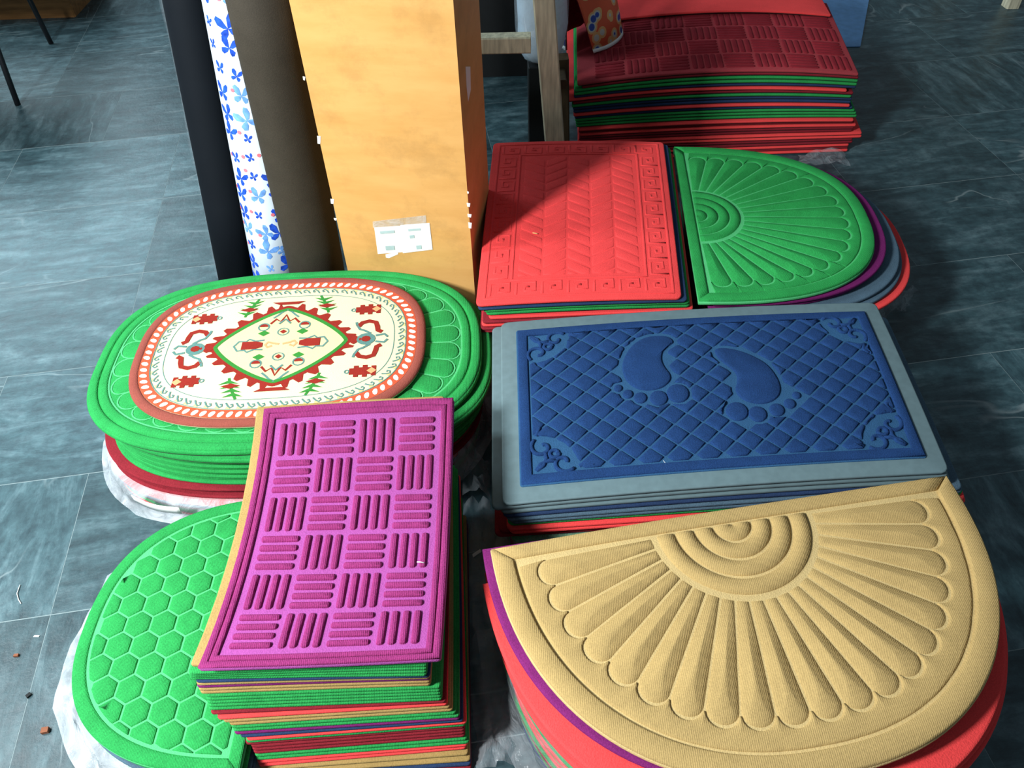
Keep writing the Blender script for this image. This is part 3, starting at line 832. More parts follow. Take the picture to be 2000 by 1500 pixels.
# ============ 3. half-round mats
def half_outline(a, b, n, N_=64):
    return sellipse(a, b, n, N_, 0, math.pi, True)
def half_frame(cx, cy, t, z, flip=False, bend=None):
    ex = Vector((math.cos(t), math.sin(t), 0)); ey = Vector((-math.sin(t), math.cos(t), 0))
    if flip: ey = -ey; 
    return Frame((cx, cy, 0), ex, ey, z, bend)
def mirror_fix(poly): return poly
def fan_mat(name, S, a, b, n, thick, pile, groove, label, nl=20, R=.135, border=.062, group=None):
    """half-round mat with concentric half rings and a fan of lobes"""
    hand = S.ex.cross(S.ey).z
    def mk(v, f): return (v, f) if hand > 0 else (v, [tuple(reversed(q)) for q in f])
    out = densify(half_outline(a, b, n), .06)
    v, f = mk(*slab(out, S, .0022, thick, .004))
    o = mesh_obj(name, v, f, MAT[groove]); tag(o, label, 'mat', group)
    v, f = mk(*slab(inset(ccw(out), .003), S, 0, .0022, .001)); mesh_obj('rubber_backing', v, f, MAT['backing'], o)
    h = .0058; z = thick - .0004
    def el(d, t): 
        c, s = math.cos(t), math.sin(t)
        return Vector(((a - d) * math.copysign(abs(c) ** (2 / n), c), (b - d) * abs(s) ** (2 / n)))
    TT = [math.pi * i / 120 for i in range(121)]
    yb = .030
    def path(d, ylo): 
        r = []
        for t in TT:
            p = el(d, t); r.append((p.x, max(p.y, ylo)))
        return r
    v, f = mk(*band(path(.0015, .001), path(border * .55, yb), S, z, h, .1, closed=False)); mesh_obj('rim', v, f, MAT[pile], o)
    xs = [-(a - border * .56) + 2 * (a - border * .56) * i / 24 for i in range(25)]
    v, f = mk(*band([(x * (a - .004) / (a - border * .56), .001) for x in xs], [(x, yb - .003) for x in xs], S, z, h * .8, .2, closed=False)); mesh_obj('flat_border', v, f, MAT[pile], o)
    # half rings
    y0 = yb + .002
    step = R / 4.15
    for k in range(4):
        r1 = step * (k + 1) - .002; r0 = step * k + (.002 if k else 0)
        tt = [math.pi * i / 32 for i in range(33)]
        if k == 0: r0 = .0005
        if True:
            v, f = mk(*band([(r1 * math.cos(t), y0 + r1 * math.sin(t)) for t in tt], [(r0 * math.cos(t), y0 + r0 * math.sin(t)) for t in tt], S, z, h, .4, closed=False))
        mesh_obj('half_ring', v, f, MAT[pile], o)
    # lobes
    d2 = border * 1.45
    P = [el(d2, math.pi * i / 2000) for i in range(2001)]
    P = [p for p in P if p.y > y0 + .004]
    acc = [0]
    for p, q in zip(P, P[1:]): acc.append(acc[-1] + (q - p).length)
    def par(s):
        lo, hi = 0, len(P) - 1
        while hi - lo > 1:
            m_ = (lo + hi) // 2
            if acc[m_] <= s: lo = m_
            else: hi = m_
        return P[lo]
    tot = acc[-1]; ends = []
    for i in range(nl):
        p0, p1 = par(tot * i / nl + .0012), par(tot * (i + 1) / nl - .0012)
        a0 = math.pi * i / nl + .012; a1 = math.pi * (i + 1) / nl - .012
        ri = R + .004
        q0 = Vector((ri * math.cos(a0), y0 + ri * math.sin(a0))); q1 = Vector((ri * math.cos(a1), y0 + ri * math.sin(a1)))
        mid = (p0 + p1) / 2; hw = (p1 - p0) / 2; od = Vector((hw.y, -hw.x)).normalized()
        arc = [mid - hw * math.cos(an) + od * (hw.length * .9 * math.sin(an)) for an in [math.pi * k / 10 for k in range(11)]]
        arc = [Vector((q.x, max(q.y, y0))) for q in arc]
        ends.append((p0, p1, arc))
        poly = [tuple(q0)] + [tuple(q) for q in arc] + [tuple(q1)]
        # keep a ccw outline
        v, f = mk(*pad(densify(ccw(poly), .06), S, z, h * .6, .0085, .0052))
        mesh_obj('fan_lobe', v, f, MAT[pile], o)
    # scalloped ground band between lobes and rim
    inn, ou = [], []
    for p0, p1, arc in ends:
        for q in arc:
            d = Vector((q.x / (a * a), (q.y) / (b * b))).normalized()
            inn.append(tuple(q + d * .0045))
    for (x, y) in inn:
        ang = math.atan2(y / (b - border * .62), x / (a - border * .62))
        lo, hi = 0.0, 2.0
        aa, bb = a - border * .62, b - border * .62
        k = (abs(x / aa) ** n + abs(y / bb) ** n) ** (-1 / n)
        ou.append((x * k, y * k))
    v, f = mk(*band(ou, inn, S, z, h * .55, .12, closed=False)); mesh_obj('scalloped_ground', v, f, MAT[pile], o)
    return o

# tan stack
TC, TTH = (.3518, .7696), .1398
TA, TB, TN = .4011, .428, 2.29
def tan_frame(dx, dy, z, dt=0, bend=None): return half_frame(TC[0] + dx, TC[1] + dy, TTH + dt, z, True, bend)
def tbend(x, y): return -.010 * (x / TA) ** 2 * (1 if x < 0 else .2) - .006 * (y / TB) ** 4
fan_mat('half_round_mat', tan_frame(0, 0, .348, 0, tbend), TA, TB, TN, .012, 'tan', 'tan_groove', 'tan half-round mat embossed with a fan, nearest the camera on the right')
for i, (c, dx, dy, dt, k) in enumerate([('purple', -.011, .003, -.024, 1.005), ('red', -.004, -.030, .02, 1.03), ('red', .006, -.022, -.03, 1.04), ('dark_red', .012, -.016, -.05, 1.035), ('red', .014, -.020, -.06, 1.05), ('red', .008, -.026, -.02, 1.045), ('dark_red', .006, -.018, -.04, 1.03)]):
    z = .348 - .0125 * (i + 1) - (.012 if i > 0 else .003)
    S = tan_frame(dx, dy, z, dt, tbend)
    out = densify(half_outline(TA * k, TB * k, TN), .06)
    v, f = slab(out, S, .0022, .0118 , .004); f = [tuple(reversed(q)) for q in f]
    o = mesh_obj('half_round_mat', v, f, MAT[c]); tag(o, '%s half-round mat, %s from top in the tan-topped stack' % (COLOUR_WORD[c], ORD[i + 1]), 'mat', 'half-round mats in the tan-topped stack')
    v, f = slab(inset(ccw(out), .003), S, 0, .0022, .001); mesh_obj('rubber_backing', v, [tuple(reversed(q)) for q in f], MAT['backing'], o)
S = tan_frame(.006, -.016, 0, -.03)
bundle('wrapped_mat_bundle', [(x, y) for x, y in half_outline(TA * 1.0, TB * 1.0, TN, 48)], S, .236, ['navy', 'red', 'green', 'dark_red', 'red', 'navy', 'green', 'red', 'dark_red', 'beige', 'red', 'dark_red', 'green', 'red', 'dark_red', 'red', 'navy', 'dark_red'], 'half-round mats wrapped in clear plastic at the bottom of the tan-topped stack', grow=.012, skirt=.03, seedk=5)

# green half-round stack behind
GC, GT = (.4806, 1.8017), 1.4888
GA, GB, GN = .3583, .4846, 2.5
def green_frame(dx, dy, z, dt=0, bend=None): return half_frame(GC[0] + dx, GC[1] + dy, GT + dt, z, True, bend)
fan_mat('half_round_mat', green_frame(0, 0, .231), GA, GB, GN, .013, 'green', 'green_groove', 'green half-round mat embossed with a fan, beside the red mat', nl=20, R=.122, border=.055)
for i, (c, dx, dy, dt) in enumerate([('purple', .036, .006, .01), ('purple', .030, .012, .0), ('slate_blue', .075, -.004, .0), ('slate_blue', .083, -.010, -.02), ('red', .106, -.016, -.02), ('red', .100, -.012, .0)]):
    z = .231 - .0125 * (i + 1)
    S = green_frame(dx, dy, z, dt)
    out = densify(half_outline(GA, GB, GN), .06)
    v, f = slab(out, S, .0022, .0118, .004); f = [tuple(reversed(q)) for q in f]
    o = mesh_obj('half_round_mat', v, f, MAT[c]); tag(o, '%s half-round mat, %s from top under the green fan mat' % (COLOUR_WORD[c], ORD[i + 1]), 'mat', 'half-round mats under the green fan mat')
    v, f = slab(inset(ccw(out), .003), S, 0, .0022, .001); mesh_obj('rubber_backing', v, [tuple(reversed(q)) for q in f], MAT['backing'], o)
bundle('wrapped_mat_bundle', half_outline(GA * .97, GB * .97, GN, 48), green_frame(.05, 0, 0), .152, ['navy', 'red', 'green', 'dark_red', 'red', 'navy', 'green', 'red', 'dark_red', 'navy', 'red'], 'half-round mats wrapped in clear plastic under the green fan mat', grow=.014, skirt=.05, seedk=9)

# hexagon half-round at lower left
HZ = .095
HC, HT = (-.472, .742), -1.5798
HA, HB, HN = .2815, .3625, 2.42
HS0 = half_frame(HC[0], HC[1], HT, HZ - .013, True)
out = densify(half_outline(HA, HB, HN), .06)
hand = HS0.ex.cross(HS0.ey).z
rv = lambda f: [tuple(reversed(q)) for q in f]
def hbend(x, y): return -.008 * (y / HB) ** 4
HS = half_frame(HC[0], HC[1], HT, HZ - .014, True, hbend)
v, f = slab(out, HS, .0022, .014, .008)
hexm = tag(mesh_obj('half_round_mat', v, rv(f), MAT['green_groove']), 'green half-round mat embossed with hexagons, left of the magenta-topped stack', 'mat')
v, f = slab(inset(ccw(out), .003), HS, 0, .0022, .001); mesh_obj('rubber_backing', v, rv(f), MAT['backing'], hexm)
ho, hi_ = half_outline(HA, HB, HN, 90), []
hi_ = [(x * (HA - .026) / HA, max(.026, y * (HB - .026) / HB)) for x, y in ho]
v, f = band([(x * .998, max(y * .998, .0006)) for x, y in ho], hi_, HS, .0128, .0040, .2, closed=False); mesh_obj('rim', v, rv(f), MAT['green'], hexm)
xs = [-(HA - .004) + 2 * (HA - .004) * i / 24 for i in range(25)]
v, f = band([(x, .001) for x in xs], [(x, .024) for x in xs], HS, .0128, .0036, .2, closed=False); mesh_obj('flat_border', v, rv(f), MAT['green'], hexm)
clip = ccw([(x * (HA - .031) / HA, max(.030, y * (HB - .031) / HB)) for x, y in half_outline(HA, HB, HN, 40)])
pw = .0485; rw = pw * .866
for j in range(-9, 10):
    for i in range(-2, 11):
        # rows run along world x (local y), so hexagon points face along local x
        cx = j * rw + .006; cy = .012 + i * pw + (pw / 2 if j % 2 else 0)
        R_ = pw / math.sqrt(3) - .0022
        poly = [(cx + R_ * math.cos(math.radians(60 * k)), cy + R_ * math.sin(math.radians(60 * k))) for k in range(6)]
        poly = clip_convex(ccw(poly), clip)
        if len(poly) < 3 or abs(area2(poly)) < .0003: continue
        v, f = pad(densify(poly, .03), HS, .0132, .0036, .0022 * min(1, area2(ccw(poly)) / .0022), .0007)
        mesh_obj('raised_hexagon', v, rv(f), MAT['green'], hexm)
for i, (c, dx, dy) in enumerate([('green', .004, .0), ('green', .0, .004), ('slate_blue', .004, -.004), ('slate_blue', .006, .0)]):
    S = half_frame(HC[0] + dx, HC[1] + dy, HT, HZ - .014 - .0115 * (i + 1), True)
    v, f = slab(out, S, .002, .0112, .004); o = mesh_obj('half_round_mat', v, rv(f), MAT[c]); tag(o, '%s half-round mat, %s from top under the hexagon mat' % (COLOUR_WORD[c], ORD[i + 1]), 'mat', 'half-round mats under the hexagon mat')
    v, f = slab(inset(ccw(out), .003), S, 0, .002, .001); mesh_obj('rubber_backing', v, rv(f), MAT['backing'], o)
bundle('wrapped_mat_bundle', half_outline(HA * .99, HB * .99, HN, 40), half_frame(HC[0] - .004, HC[1], HT, 0, True), .033, ['navy', 'green', 'slate_blue'], 'half-round mats in crumpled white plastic under the hexagon mat', mat='film_milky', grow=.02, skirt=.035, lump=.022, seedk=11)

# ============ 4. blue footprint mat stack
BW, BL_ = .85, .495
fl, fr, br, bl = un(981, 986, .274), un(1856, 922, .284), un(1710, 590, .284), un(978, 630, .278)
BP = quad_patch(fl, fr, br, bl, BW, BL_, .010, .004)
blue = mat_thing('doormat', rect(BW, BL_, .016), BP, -.009, .009, 'rubber', 'blue doormat with two footprints and a diamond grid in a grey rubber frame')
m0, m1 = .034, .034
pan = rect(BW - 2 * m0, BL_ - 2 * m1, .006, x0=m0, y0=m1)
v, f = slab(pan, BP, -.001, .0022, .002); panel = mesh_obj('pile_panel', v, f, MAT['blue_groove'], blue)
def bpx(x, y): 
    p = un(930 + .51 * x, 570 + .51 * y, .286); return BP.inv(p.x, p.y)
soles = [[(757, 205), (735, 184), (690, 180), (640, 187), (595, 215), (565, 260), (556, 305), (572, 352), (612, 383), (660, 391), (710, 382), (742, 356), (744, 332), (718, 300), (706, 270), (714, 235), (740, 218)],
         [(905, 236), (935, 229), (990, 236), (1050, 258), (1108, 290), (1148, 340), (1165, 390), (1148, 425), (1105, 444), (1055, 442), (1010, 424), (986, 392), (998, 355), (992, 325), (962, 300), (925, 272)]]
toes = [(770, 402, 36), (697, 419, 29), (628, 417, 21), (580, 402, 17), (543, 379, 14), (995, 472, 35), (1074, 482, 29), (1147, 466, 24), (1196, 442, 19), (1222, 410, 14)]
keep = []
for s in soles:
    poly = ccw([bpx(*q) for q in s])
    # smooth (Chaikin)
    for _ in range(2):
        poly = [q for i in range(len(poly)) for q in ((poly[i][0] * .75 + poly[(i+1) % len(poly)][0] * .25, poly[i][1] * .75 + poly[(i+1) % len(poly)][1] * .25), (poly[i][0] * .25 + poly[(i+1) % len(poly)][0] * .75, poly[i][1] * .25 + poly[(i+1) % len(poly)][1] * .75))]
    v, f = pad(poly, BP, .0020, .0040, .003, .0004); mesh_obj('foot_sole', v, f, MAT['blue'], panel)
    keep.append(inset(poly, -.009))
for x, y, r in toes:
    c = bpx(x, y); rr = r * .51 / 800
    poly = [(c[0] + rr * math.cos(k * .3927), c[1] + rr * 1.1 * math.sin(k * .3927)) for k in range(16)]
    v, f = pad(poly, BP, .0020, .0040, .003, .0005); mesh_obj('toe', v, f, MAT['blue'], panel)
    keep.append(inset(poly, -.006))
ix0, ix1, iy0, iy1 = m0 + .028, BW - m0 - .028, m1 + .028, BL_ - m1 - .024
n = 14
v, f = ring_band(m0 + .003, m0 + .024, BW, BL_, lambda x, y, h: BP(x, y, h + .002), .0036); mesh_obj('pile_border', v, f, MAT['blue'], panel)
clipr = [(ix0, iy0), (ix1, iy0), (ix1, iy1), (ix0, iy1)]
corners = [(ix0, iy0), (ix1, iy0), (ix1, iy1), (ix0, iy1)]
D = .0565; hd = D / 2 - .0034
for j in range(-1, 19):
    for i in range(-1, 17):
        cx = ix0 + i * D + (D / 2 if j % 2 else 0); cy = iy0 + .010 + j * D * .5 * .92
        poly = ccw([(cx + hd, cy), (cx, cy + hd * .94), (cx - hd, cy), (cx, cy - hd * .94)])
        def blocked(p): return any(inside(p, k) for k in keep) or any(math.hypot(p[0] - a, p[1] - b) < .088 for a, b in corners)
        pts = densify(poly, .006)
        free = [p for p in pts if not blocked(p)]
        if len(free) < len(pts):
            if len(free) < len(pts) * .4: continue
            qx, qy = (cx, cy) if not blocked((cx, cy)) else (sum(p[0] for p in free) / len(free), sum(p[1] for p in free) / len(free))
            if blocked((qx, qy)): continue
            new = []
            for p in pts:
                t_ = 1.0
                while t_ > .1 and blocked((qx + (p[0]-qx) * t_, qy + (p[1]-qy) * t_)): t_ -= .05
                new.append((qx + (p[0]-qx) * t_, qy + (p[1]-qy) * t_))
            poly = new
        poly = clip_convex(poly, clipr)
        if len(poly) < 3 or abs(area2(poly)) < .00022: continue
        v, f = pad(densify(poly, .03), BP, .0020, .0038, .0022, .0006)
        mesh_obj('raised_diamond', v, f, MAT['blue'], panel)
# corner scrolls
def spiral(cx, cy, r0, r1, a0, a1, n_=18):
    return [(cx + (r0 + (r1-r0) * k / n_) * math.cos(a0 + (a1-a0) * k / n_), cy + (r0 + (r1-r0) * k / n_) * math.sin(a0 + (a1-a0) * k / n_)) for k in range(n_ + 1)]
for (cx, cy), sx, sy in zip(corners, (1, -1, -1, 1), (1, 1, -1, -1)):
    shapes = [[(x * 1.12, y * 1.12) for x, y in sh_] for sh_ in [spiral(.052, .016, .005, .022, 0, 5.6), spiral(.016, .052, .005, .022, 1.57, 1.57 - 5.6), spiral(.036, .036, .007, .009, 0, 6.28, 12),
              [(.004, .004), (.012, .016), (.026, .022), (.040, .020)], [(.004, .004), (.016, .012), (.022, .026), (.020, .040)], [(.078, .006), (.094, .012), (.104, .004)], [(.006, .078), (.012, .094), (.004, .104)]]]
    for sh in shapes:
        path = [(cx + sx * x, cy + sy * y) for x, y in sh]
        L, R = ribbon(path, .008)
        v, f = band(L, R, BP, .0020, .0040, .25, closed=False)
        mesh_obj('corner_scroll', v, f, MAT['blue'], panel)
zz = .268
blist = [('rubber', -.020, .004, .0), ('rubber', -.004, .010, -.002), ('navy', .0, .012, -.004), ('slate_blue', .006, .040, -.006), ('slate_blue', .012, .046, -.005), ('green', .008, .052, -.002), ('red', .006, .058, -.008), ('red', .010, .064, -.008), ('dark_red', -.010, .050, .002), ('dark_red', -.018, .060, .0)]
for i, (c, dl, dr, dy) in enumerate(blist):
    zz -= .0105
    k = max(0, 1 - i / 7)
    a, b, c_, d = [Vector((p.x, p.y, 0)) for p in (fl, fr, br, bl)]
    a.x += dl; d.x += dl; b.x += dr; c_.x += dr
    for q in (a, b): q.y += dy
    a.z, b.z, c_.z, d.z = [q * k for q in (-.006, .004, .004, -.002)]
    S = quad_patch(a, b, c_, d, BW, BL_, .010 * k, .004 * k)
    mat_thing('doormat', rect(BW, BL_, .012), S, zz, .0100, c, '%s doormat, %s from top in the stack under the footprint mat' % (COLOUR_WORD[c], ORD[i + 1]), group='mats under the footprint mat')
ztop = zz
S = Frame(((fl.x + fr.x) / 2 + .02, (fl.y + bl.y) / 2 + .01, 0), (1, .035, 0), (-.0, 1, 0), 0)
bundle('wrapped_mat_bundle', [(x - BW / 2, y - BL_ / 2) for x, y in rect(BW, BL_ * .97, .02)], S, ztop - .004, ['red', 'dark_red', 'green', 'navy', 'red', 'dark_red', 'green', 'red', 'navy', 'dark_red', 'red', 'green'], 'rectangular mats wrapped in clear plastic under the footprint mat stack', grow=.010, skirt=.02, seedk=13)

# ============ 5. red mat stack beside the orange box
RW, RL = .49, .735
fl, fr, br, bl = un(929, 596, .279), un(1332, 582, .276), un(1296, 277, .276), un(964, 279, .280)
RP = quad_patch(fl, fr, br, bl, RW, RL, .006, .004)
redm = mat_thing('doormat', rect(RW, RL, .014), RP, -.010, .010, 'red', 'bright red doormat with a meander border, half in the box\'s shadow')
def rope(path, w, S, z, h, mat, parent, name, closed=False):
    L, R = ribbon(path, w, closed)
    v, f = band(L, R, S, z, h, .25, closed=closed); mesh_obj(name, v, f, MAT[mat], parent)
for d in (.016, .078):
    v, f = ring_band(d, d + .006, RW, RL, RP, .0013); mesh_obj('border_line', v, f, MAT['red'], redm)
key = [(0, 0), (0, .9), (.9, .9), (.9, .25), (.4, .25), (.4, .55), (.62, .55)]
def keys(x0, y0, ux, uy, vx, vy, n_, s, hgt):
    for i in range(n_):
        path = densify([(x0 + ux * (i + .08 + a * .82) * s + vx * b * hgt, y0 + uy * (i + .08 + a * .82) * s + vy * b * hgt) for a, b in key], .02)[:-1]
        path = [(x0 + ux * (i + .08 + a * .82) * s + vx * b * hgt, y0 + uy * (i + .08 + a * .82) * s + vy * b * hgt) for a, b in key]
        for p, q in zip(path, path[1:]):
            dx, dy = q[0] - p[0], q[1] - p[1]; L = math.hypot(dx, dy); ex, ey = dx / L * .0035, dy / L * .0035
            pass
        rope(path, .007, RP, -.0004, .0016, 'red', redm, 'meander_key')
s_ = (RW - .052) / 7
keys(.026, .028, 1, 0, 0, 1, 7, s_, .048); keys(.026, RL - .028, 1, 0, 0, -1, 7, s_, .048)
s2 = (RL - .17) / 9
keys(.026, .085, 0, 1, 1, 0, 9, s2, .048); keys(RW - .026, .085, 0, 1, -1, 0, 9, s2, .048)
x0, x1, y0, y1 = .094, RW - .094, .094, RL - .094
nc = 5; cwid = (x1 - x0) / nc
clipr = [(x0, y0), (x1, y0), (x1, y1), (x0, y1)]
for c in range(nc):
    sg = 1 if c % 2 else -1
    yy = y0 - .08
    while yy < y1 + .08:
        a = x0 + c * cwid; b = a + cwid
        sl = sg * cwid * .62
        poly = ccw([(a + .002, yy - sl / 2), (b - .002, yy + sl / 2), (b - .002, yy + sl / 2 + .036), (a + .002, yy - sl / 2 + .036)])
        poly = clip_convex(poly, clipr)
        if len(poly) >= 3 and abs(area2(poly)) > .0004:
            v, f = pad(densify(poly, .04), RP, -.0004, .0017, .005, .0006); mesh_obj('zigzag_block', v, f, MAT['red'], redm)
        yy += .042
zz = .268
rlist = [('navy', .004, .014, .0), ('green', .016, .022, .004), ('green', .022, .024, .004), ('red', .028, .032, .0), ('dark_red', .012, .030, -.004), ('red', .010, .028, -.004), ('dark_red', .006, .030, -.006), ('dark_red', .004, .026, -.004)]
for i, (c, dl, dr, dy) in enumerate(rlist):
    zz -= .0095
    a, b, c_, d = [Vector((p.x, p.y, 0)) for p in (fl, fr, br, bl)]
    a.x += dl; d.x += dl; b.x += dr; c_.x += dr
    for q in (a, b): q.y += dy
    S = quad_patch(a, b, c_, d, RW, RL, .004 if i < 3 else 0)
    mat_thing('doormat', rect(RW, RL, .010), S, zz, .0090, c, '%s doormat, %s from top under the meander-bordered red mat' % (COLOUR_WORD[c], ORD[i + 1]), group='mats under the meander-bordered red mat')
S = Frame(((fl.x + fr.x) / 2 + .045, (fl.y + bl.y) / 2, 0), (1, 0, 0), (.06, 1, 0), 0)
bundle('wrapped_mat_bundle', [(x - .22, y - RL * .97 / 2) for x, y in rect(.44, RL * .97, .02)], S, zz - .004, ['red', 'dark_red', 'navy', 'red', 'dark_red', 'green', 'red', 'dark_red', 'red', 'dark_red', 'navy', 'red', 'dark_red'], 'rectangular mats wrapped in clear plastic under the meander-bordered red stack', grow=.004, skirt=.002, lump=.004, seedk=17)

# ============ 6. back stack
KW, KL = .925, .60
def back_patch(x0, x1, y0, z, bump, l=KL, lean=.075, u=.5):
    a, b = Vector((x0, y0, z)), Vector((x1, y0, z)); d, c = Vector((x0 + lean * .6, y0 + l, z)), Vector((x1 + lean, y0 + l, z))
    return quad_patch(a, b, c, d, KW, l, bump)
KP = back_patch(.249, 1.174, 2.512, .285, .028)
dk = mat_thing('doormat', rect(KW, KL, .006), KP, -.010, .010, 'dark_red_groove', 'dark red doormat with a basket weave pattern, top of the back stack')
cs = .112
for i in range(8):
    for j in range(5):
        x0, y0 = .055 + .1065 * i, .016 + cs * j
        if y0 + cs > KL: continue
        for b in range(5):
            bw = cs * .95 / 5
            if (i + j) % 2: o = rect(bw * .72, cs * .9, .004, 1, x0 + .004 + bw * b, y0 + .005)
            else: o = rect(cs * .86, bw * .74, .004, 1, x0 + .004, y0 + .004 + bw * b)
            v, f = pad(o, KP, -.0003, .0030, .002, .0004); mesh_obj('raised_bar', v, f, MAT['dark_red'], dk)
kl = ['dark_red', 'green', 'green', 'navy', 'red', 'dark_red', 'green', 'navy', 'navy', 'red', 'navy', 'green', 'green', 'green', 'red', 'dark_red', 'red', 'dark_red', 'dark_red', 'red', 'red', 'dark_red', 'dark_red', 'red', 'dark_red', 'red']
ke = [(.264, 1.176)] + [(.240, 1.180)] * 3 + [(.212, 1.150)] + [(.234, 1.172)] * 2 + [(.238, 1.176)] * 3 + [(.242, 1.186), (.246, 1.200), (.249, 1.205), (.250, 1.212)] + [(.258, 1.202), (.262, 1.205), (.264, 1.214)] + [(.264, 1.214)] * 2 + [(.258, 1.245)] * 2 + [(.262, 1.222)] * 2 + [(.262, 1.214)] * 3
zz = .275
for i, (c, (x0, x1)) in enumerate(zip(kl, ke)):
    zz -= .0105
    z = max(zz, .001)
    S = back_patch(x0 + jit(.002), x1 + jit(.003), 2.512 + jit(.003) - (.006 if c == 'red' else 0), 0, .028 * max(0, (1 - i / 22)))
    mat_thing('doormat', rect(KW, KL, .006), S, z, .0095, c, '%s doormat, %s from top in the back stack' % (COLOUR_WORD[c], ORD[i + 1]), group='mats in the back stack')
RD = back_patch(.33, 1.214, 2.957, .288, .030, l=.5, lean=.04)
def rdS(x, y, h=0): return RD(x, y, h + .003)
mat_thing('doormat', rect(KW, .5, .006), rdS, 0, .010, 'red', 'plain bright red mat lying over the far half of the back stack')
# far support under that red mat
kx = [('green', .31, 1.20), ('dark_red', .32, 1.21), ('navy', .31, 1.2), ('red', .3, 1.22)]
S = Frame((.80, 3.33, 0), (1, 0, 0), (.05, 1, 0), 0)
bundle('wrapped_mat_bundle', [(x - .44, y - .13) for x, y in rect(.88, .27, .02)], S, .279, ['red', 'dark_red', 'green', 'navy'] * 6, 'wrapped rectangular mats supporting the plain red mat at the far end', grow=.003, skirt=.005, lump=.003, seedk=21)

# ============ 7. standing things
# orange box
bx = [Vector((-.4195, 1.668, 0)), Vector((-.0884, 1.612, 0)), Vector((-.0448, 1.900, 0)), Vector((-.376, 1.956, 0))]
BH = .935
be = empty('laminate_box', ((-.27), 1.9, 0))
tag(be, 'tall orange laminate box with chipped edges, standing behind the oval stack', 'box')
def panel_quad(name, a, b, z0, z1, th, mat):
    d = (b - a).normalized(); nrm = Vector((d.y, -d.x, 0))
    v = []
    for z in (z0, z1):
        for p, k in ((a, 0), (b, 0), (b, -th), (a, -th)):
            v.append(p + nrm * k + Vector((0, 0, z)))
    f = [(3, 2, 1, 0), (4, 5, 6, 7)] + [(i, (i+1) % 4, 4 + (i+1) % 4, 4 + i) for i in range(4)]
    return mesh_obj(name, v, f, MAT[mat], be, smooth=False)
e1 = (bx[1] - bx[0]).normalized(); e2 = (bx[2] - bx[1]).normalized()
front = panel_quad('front_panel', bx[0], bx[1], 0, BH, .016, 'laminate')
side_r = panel_quad('side_panel', bx[1] + e2 * .0162, bx[2], 0, BH, .016, 'laminate')
panel_quad('side_panel', bx[3], bx[0] + e2 * .0162, 0, BH, .016, 'laminate')
panel_quad('back_panel', bx[2] - e1 * .0164, bx[3] + e1 * .0164, 0, BH, .016, 'laminate')
v = [p + Vector((0, 0, z)) for z in (BH + .0005, BH + .016) for p in bx]
mesh_obj('top_panel', v, [(3, 2, 1, 0), (4, 5, 6, 7)] + [(i, (i+1) % 4, 4 + (i+1) % 4, 4 + i) for i in range(4)], MAT['laminate'], be, smooth=False)
fn = Vector((e1.y, -e1.x, 0))
def on_front(px, py, d=.0006):
    """point on the plane of the box front"""
    r = ray(px, py); o = CAMP
    t = (bx[0] - o).dot(fn) / r.dot(fn)
    return o + r * t + fn * d
def front_poly(name, pts, mat, parent, d=.0006, th=.0006):
    P = [on_front(*p, d) for p in pts]; n_ = len(P)
    v = P + [p - fn * th for p in P]
    f = [tuple(range(n_))[::-1], tuple(range(n_, 2 * n_))] + [(i, n_ + i, n_ + (i+1) % n_, (i+1) % n_) for i in range(n_)]
    return mesh_obj(name, v, f, MAT[mat], parent, smooth=False)
st1 = front_poly('paper_label', [(731, 444), (784, 441), (790, 492), (738, 496)], 'white', be)
st1['label'] = 'left of the two white paper labels, faint printing'
st2 = front_poly('paper_label', [(782, 439), (839, 435), (845, 487), (787, 494)], 'white', be, .0012)
st2['label'] = 'right of the two white paper labels, faint printing'
front_poly('torn_paper', [(753, 497), (777, 492), (778, 496), (760, 504), (754, 503)], 'white', be)
front_poly('tape_strip', [(728, 432), (832, 420), (833, 437), (729, 444)], 'film_clear', be, .0016)
for pts, par in (([(742, 451), (770, 449), (771, 454), (743, 456)], st1), ([(753, 480), (770, 479), (771, 487), (754, 488)], st1), ([(797, 447), (821, 445), (822, 449), (798, 451)], st2), ([(800, 459), (809, 458), (810, 464), (801, 465)], st2), ([(813, 479), (823, 478), (824, 485), (814, 486)], st2)):
    front_poly('printed_mark', pts, 'ink', par, .0019, .0004)
for (x, y, w_, h_) in ((594, 153, 5, 8), (623, 273, 7, 16), (649, 393, 7, 10), (655, 428, 6, 5), (914, 376, 4, 5), (915, 400, 7, 8), (917, 421, 8, 7), (918, 440, 7, 12)):
    front_poly('chipped_spot', [(x - w_/2, y - h_/2), (x + w_/2, y - h_/2 + 1), (x + w_/2 - 1, y + h_/2), (x - w_/2 + 1, y + h_/2 - 1)], 'white', be, .0008)
sn = Vector((e2.y, -e2.x, 0))
def on_side(px, py, d=.0008):
    r = ray(px, py); t = (bx[1] - CAMP).dot(sn) / r.dot(sn)
    return CAMP + r * t + sn * d
P = [on_side(*p) for p in ((909, 130), (918, 130), (919, 175), (914, 198), (911, 170))]
v = P + [p - sn * .0006 for p in P]
mesh_obj('torn_paper', v, [tuple(range(5))[::-1], tuple(range(5, 10))] + [(i, 5 + i, 5 + (i+1) % 5, (i+1) % 5) for i in range(5)], MAT['white'], be, smooth=False)

